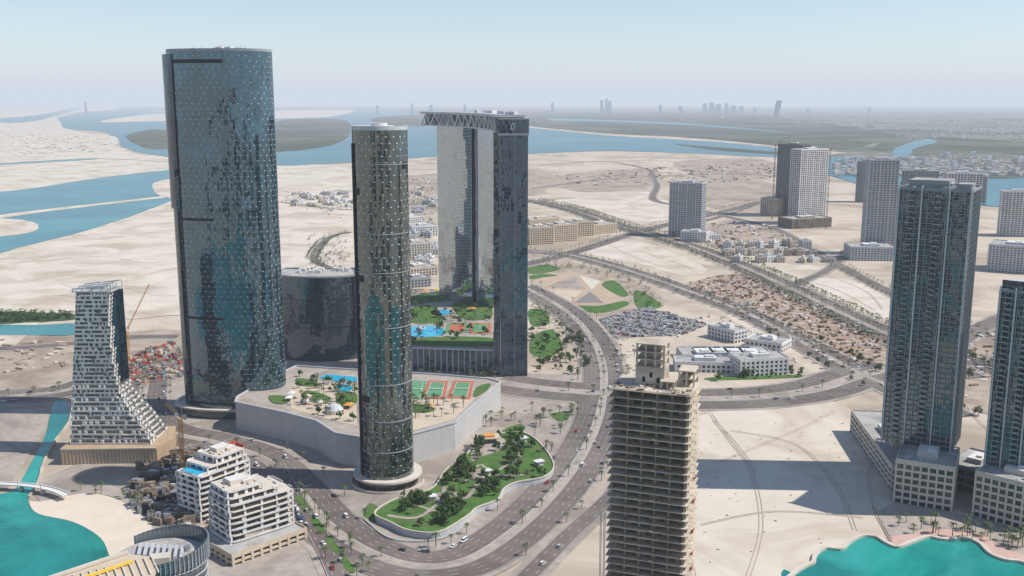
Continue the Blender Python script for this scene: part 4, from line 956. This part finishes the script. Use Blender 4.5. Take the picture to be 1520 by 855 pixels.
for r_ in range(-14,18):
    if r_%3==2: continue
    for k in range(-30,60):
        x=o_[0]+ca*r_*7+(-sa)*(-k)*2.9; y=o_[1]+sa*r_*7+ca*(-k)*2.9
        if inpoly(x,y,q):
            PL.box(x,y,.56,5,.12,.02,ang); cand.append((x,y))
add('road_marking',PL.mesh('road_marking',['line']),kind='structure',label='white painted parking bay lines',category='road marking')
random.shuffle(cand)
for x,y in cand[:150]: putcar(x+sa*1.45,y+ca*-1.45,.58,ang+random.choice((0,math.pi)),'parked in the open lot','cars parked in the lot','parked_car')
bb=MB(); cmb=carmb('suv')
for x,y in cand[150:int(150+(len(cand)-150)*.75)]:
    i=len(bb.v); cx_,cy_=x+sa*1.45,y-ca*1.45; k_=random.choice((0,3,4,0,3,0))
    bb.v.extend([(v[0]*ca-v[1]*sa+cx_,v[0]*sa+v[1]*ca+cy_,v[2]+.58) for v in cmb.v]); bb.f.extend([tuple(k+i for k in f) for f in cmb.f]); bb.m.extend([k_ if m==0 else m for m in cmb.m]); bb.uv.extend(cmb.uv)
add('parked_cars',bb.mesh('parked_cars',['car_white','cglass','tyre','car_silver','car_grey']),kind='stuff',label='rows of further cars filling the lot',category='cars')
for i in range(34):
    f=i/34; x,y=G(425+45*f,715+72*f); putcar(x+U(-2,2)-6,y,.7,U(1.7,1.9),'parked beside the quay road','cars parked by the quay','parked_car')
b=MB(); b.cyl(0,0,.14,0,10,6,0,0,.09); b.beam((0,-1.8,10),(0,1.8,10.2),.12,0); 
for s in(-1,1): b.box(0,1.9*s,10.15,.3,.8,.16,0,0)
lamp=b.mesh('street_lamp',['steel'])
for key_ in('main','cross','diag','boul'):
    p,n_,w_,m_,l_=roads[key_]
    for i in range(4,len(p)-1,9):
        if p[i][1]<1300: add('street_lamp',lamp,(p[i][0],p[i][1],.8),math.atan2(n_[i][1],n_[i][0])-1.57,label='twin arm steel street lamp on the median',category='street lamp',group='street lamps along the avenues')
# garden details
x,y=G(722,656,4); p=thing('pavilion','wide beige garden cafe pavilion','pavilion',(x,y,4),.2)
b=MB(); b.box(0,0,1.8,14,7,3.6,0,0); add('wall',b.mesh('wall',['g_win']),parent=p); b=MB(); b.box(0,0,4,20,11,.6,0,0); b.box(2,0,5,8,6,1.4,0,1); add('roof',b.mesh('roof',['beige','orange']),parent=p)
for u,v,l in((722,704,'white garden shelter with a flat roof'),(776,655,'small white garden kiosk'),(640,742,'small white garden kiosk'),(800,690,'small white garden kiosk')):
    x,y=G(u,v,4); p=thing('kiosk',l,'kiosk',(x,y,4),U(0,1)); b=MB(); b.box(0,0,1.4,5,4,2.8); add('wall',b.mesh('wall',['white']),parent=p); b=MB(); b.box(0,0,3,7,5.5,.4); add('roof',b.mesh('roof',['roofw']),parent=p)
def pathway(px,w,z=4.14):
    p=resample(catmull([G(u,v,4) for u,v in px],8),2); n=normals(p); b=MB(); ribbon(b,p,n,0,w,z); add('path',b.mesh('path',['pave']),kind='structure',label='pale curving garden path',category='path')
pathway([(575,765),(620,768),(655,742),(662,722),(690,740),(715,712),(745,695),(772,676),(765,652)],2.8); pathway([(600,745),(625,752),(650,758),(680,748)],2.0,4.16); pathway([(670,700),(690,715),(712,690),(735,705),(780,705)],2.2,4.18)
b=MB(); pp=resample(catmull([G(u,v) for u,v in[(540,772),(575,800),(620,806),(665,798),(700,775)]],8),3)
for i in range(len(pp)-1): b.beam((pp[i][0],pp[i][1],1.2),(pp[i+1][0],pp[i+1][1],1.2),.6)
add('retaining_wall',b.mesh('retaining_wall',['greyl']),label='low curved concrete wall beside the garden',category='wall')
# ---------------------------------------------------------------- cranes
def crane(u,v,h,jl,ja,az,mat,label):
    x,y=G(u,v); t=thing('tower_crane',label,'crane',(x,y,0),az)
    b=MB(); s=1.1
    for sx in(-s,s):
        for sy in(-s,s): b.beam((sx,sy,0),(sx,sy,h),.3)
    z=0
    while z<h-3:
        b.beam((-s,-s,z),(s,-s,z+3),.2); b.beam((s,s,z),(-s,s,z+3),.2); b.beam((s,-s,z),(s,s,z+3),.2); b.beam((-s,s,z),(-s,-s,z+3),.2); z+=3
    add('mast',b.mesh('mast',[mat]),parent=t)
    b=MB(); cj,sj=math.cos(ja),math.sin(ja)
    f=lambda l,dy,dz:(1+l*cj-dz*sj,dy,h+1+l*sj+dz*cj)
    b.beam(f(0,-.7,0),f(jl,-.4,0),.3); b.beam(f(0,.7,0),f(jl,.4,0),.3); b.beam(f(0,0,1.4),f(jl,0,.6),.3)
    l=0
    while l<jl-3: b.beam(f(l,-.6,0),f(l+1.5,0,1.2),.2); b.beam(f(l+1.5,0,1.2),f(l+3,.6,0),.2); l+=3
    add('jib',b.mesh('jib',[mat]),parent=t)
    b=MB(); b.box(-5,0,h+1,9,1.8,.6); b.box(-8,0,h+2.4,2.6,2,2.6,0,1); add('counterweight',b.mesh('counterweight',[mat,'conc']),parent=t)
    b=MB(); b.box(1.2,1.6,h+2,1.8,1.5,2.2); add('cab',b.mesh('cab',['white']),parent=t)
    b=MB(); b.beam((-3,0,h+1),(-3,0,h+9),.3); b.beam((-3,0,h+9),f(jl*.8,0,.6),.1); b.beam((-3,0,h+9),(-8,0,h+2),.1); b.beam((f(jl,0,0)),(f(jl,0,0)[0],0,h*.4),.08); add('stay',b.mesh('stay',['steel']),parent=t)
crane(192,540,34,50,math.radians(62),0.1,'orange','orange luffing tower crane with raised jib')
crane(273,716,46,22,math.radians(8),2.3,'orange','slim tower crane over a small building site')
crane(1146,326,165,40,math.radians(20),.4,'concd','tower crane beside an unfinished tower')
crane(1226,340,165,40,math.radians(5),2.6,'concd','tower crane beside a gridded tower')
# ---------------------------------------------------------------- building site clutter
def clutter(px,n,mats,smin,smax,hmax,label,name='construction_material',zz=.3):
    pl=gp_(px); pts=[]; scatter(pl,n,zz,pts); b=MB()
    for x,y,z in pts: hh_=U(.4,hmax); b.box(x,y,z+hh_/2,U(smin,smax),U(smin,smax)*.5,hh_,U(0,3),random.randrange(len(mats)))
    add(name,b.mesh(name,mats),kind='stuff',label=label,category='building materials')
clutter([(1015,432),(1050,412),(1110,408),(1200,445),(1310,498),(1306,542),(1240,546),(1160,500),(1090,462)],800,['block','brown','trunk','white','trunk'],1,6,2.5,'heaps of blocks timber and cabins on brown earth')
clutter([(188,530),(255,508),(280,530),(275,560),(210,570),(185,560)],300,['red','conc','trunk','steel','concd'],1.5,7,4,'steel rebar cabins and timber stacks')
clutter([(190,735),(210,690),(300,665),(330,700),(300,740),(290,780),(230,780)],420,['trunk','concd','dark','steel','concd'],1.5,9,6,'formwork scaffold and rebar on a dark site')
clutter([(960,470),(1000,500),(1060,500),(1180,540),(1200,545),(1160,510),(1080,470)],60,['white','conc'],2,6,3,'cabins and stores behind the school')
clutter([(820,262),(960,250),(1150,240),(1160,262),(1060,275),(980,272),(860,285)],260,['white','conc','block','trunk'],3,14,5,'scattered site huts and spoil heaps')
clutter([(1060,330),(1130,330),(1200,372),(1120,378),(1050,362)],140,['white','conc','block'],3,12,4,'huts and stores on dusty plots')
clutter([(600,268),(645,262),(645,410),(602,410)],160,['white','conc','greyl','block'],3,14,5,'scattered huts and parked containers')
clutter([(420,285),(520,282),(520,330),(430,306)],120,['white','conc','greyl','block'],3,10,3,'scattered huts and parked containers')
clutter([(240,705),(330,760),(330,820),(270,810)],60,['conc','white'],2,6,3,'paving stacks and huts')
clutter([(0,505),(180,505),(180,530),(0,560)],80,['conc','block','sandd'],3,12,2,'spoil heaps on sandy lots')
clutter([(1340,450),(1540,520),(1540,600),(1420,590),(1340,540)],120,['conc','block','white'],3,10,3,'site huts along an earth road')
clutter([(0,196),(165,205),(170,225),(20,232)],250,['white','conc','sandd'],10,40,5,'spoil heaps on the dredged spit')
clutter([(1040,640),(1250,610),(1300,760),(1180,840),(1040,850)],80,['sandd','conc','conc'],.4,1.8,.5,'stones and scraps strewn over the sand plot')
sheet('terrain','dark excavated site floor',[(190,735),(210,690),(300,665),(330,690),(320,740),(285,785),(230,780)],.42,'concd',2)
t=thing('footbridge','pale curved pedestrian bridge crossing the canal','bridge',(0,0,0))
pp=resample(catmull([G(u,v,4) for u,v in((-20,718),(15,719),(50,722),(80,728),(100,736))],8),3); np_=normals(pp)
b=MB(); 
for i in range(len(pp)-1): b.beam((pp[i][0],pp[i][1],3.6),(pp[i+1][0],pp[i+1][1],3.6),.9,0)
ribbon(b,pp,np_,0,5,4.1)
for i in range(len(pp)-1):
    for s in(-2.5,2.5): b.beam((pp[i][0]+np_[i][0]*s,pp[i][1]+np_[i][1]*s,4.6),(pp[i+1][0]+np_[i+1][0]*s,pp[i+1][1]+np_[i+1][1]*s,4.6),.5)
add('deck',b.mesh('deck',['roofw']),parent=t)
for f in(.35,.62):
    i=int(len(pp)*f); b=MB(); b.box(0,0,1.6,2.2,4,3.2); b.cyl(0,-3.0,.4,3.2,10,8); add('pier',b.mesh('pier',['cream']),(pp[i][0],pp[i][1],0),parent=t)
b=MB(); cc=resample(catmull([G(u,v) for u,v in[(103,600),(104,625),(78,662),(64,692),(58,715),(42,742)]],8),4)
for i in range(len(cc)-1): b.beam((cc[i][0],cc[i][1],.8),(cc[i+1][0],cc[i+1][1],.8),1.6)
add('quay_wall',b.mesh('quay_wall',['conc']),label='concrete wall lining the canal',category='quay wall')
b=MB(); cc=resample([G(1295,755),G(1325,808)],4)
for i in range(len(cc)-1): b.beam((cc[i][0],cc[i][1],1.3),(cc[i+1][0],cc[i+1][1],1.3),.3); b.box(cc[i][0],cc[i][1],1.2,.3,.3,2.4)
add('fence',b.mesh('fence',['block']),label='brown hoarding beside the sand plot',category='fence')
for f in range(4):
    u,v=438+f*22,738+f*30; sheet('grass','green planted verge strip',[(u,v),(u+10,v+2),(u+24,v+22),(u+12,v+22)],.9,'grass',3)
# ---------------------------------------------------------------- haze: absorbing air box, its emission put in for scattered light
m=bpy.data.materials.new('glowing_dusty_air'); m.use_nodes=True; nt=m.node_tree
for n_ in list(nt.nodes):
    if n_.type!='OUTPUT_MATERIAL': nt.nodes.remove(n_)
out=[n_ for n_ in nt.nodes if n_.type=='OUTPUT_MATERIAL'][0]
SIG=1/22000
ab=nt.nodes.new('ShaderNodeVolumeAbsorption'); ab.inputs['Color'].default_value=(0,0,0,1); ab.inputs['Density'].default_value=SIG
em=nt.nodes.new('ShaderNodeEmission'); em.inputs['Color'].default_value=(.64,.71,.82,1); em.inputs['Strength'].default_value=SIG
ad=nt.nodes.new('ShaderNodeAddShader'); nt.links.new(ab.outputs[0],ad.inputs[0]); nt.links.new(em.outputs[0],ad.inputs[1]); nt.links.new(ad.outputs[0],out.inputs['Volume'])
M['haze']=m
b=MB(); S2=149000
b.prism([(-S2,-S2),(S2,-S2),(S2,S2),(-S2,S2)],-40,1100,0,0,True)
add('sky',b.mesh('sky',['haze']),kind='structure',label='layer of dusty air with added pale glow under the sky',category='sky')
# ---------------------------------------------------------------- light
el=math.radians(50); az=math.atan2(-.05,1)
Sv=Vector((math.cos(el)*math.cos(az),math.cos(el)*math.sin(az),math.sin(el)))
ld=bpy.data.lights.new('sun','SUN'); ld.energy=5.0; ld.angle=math.radians(.5); ld.color=(1,.95,.875)
lo=bpy.data.objects.new('sun',ld); lo.rotation_euler=Sv.to_track_quat('Z','Y').to_euler(); COL.objects.link(lo)
w=bpy.data.worlds.new('World'); sc.world=w; w.use_nodes=True; nt=w.node_tree
bg=nt.nodes['Background']; st=nt.nodes.new('ShaderNodeTexSky'); st.sky_type='NISHITA'; st.sun_disc=False; st.sun_elevation=el; st.sun_rotation=math.atan2(Sv.x,Sv.y); st.altitude=200; st.dust_density=.3; st.air_density=1; st.ozone_density=3.0
nt.links.new(st.outputs[0],bg.inputs['Color']); bg.inputs['Strength'].default_value=.14
sc.view_settings.view_transform='Standard'; sc.view_settings.look='None'; sc.view_settings.exposure=0
cd=bpy.data.cameras.new('Camera'); cd.lens=F/1520*36; cd.sensor_width=36; cd.clip_start=1; cd.clip_end=400000
co=bpy.data.objects.new('Camera',cd); co.location=(0,0,H); co.rotation_euler=(math.pi/2-P,0,0); COL.objects.link(co); sc.camera=co
print('cars',ncar,'palms',len(P_),'trees',len(T_),'bays',len(cand))
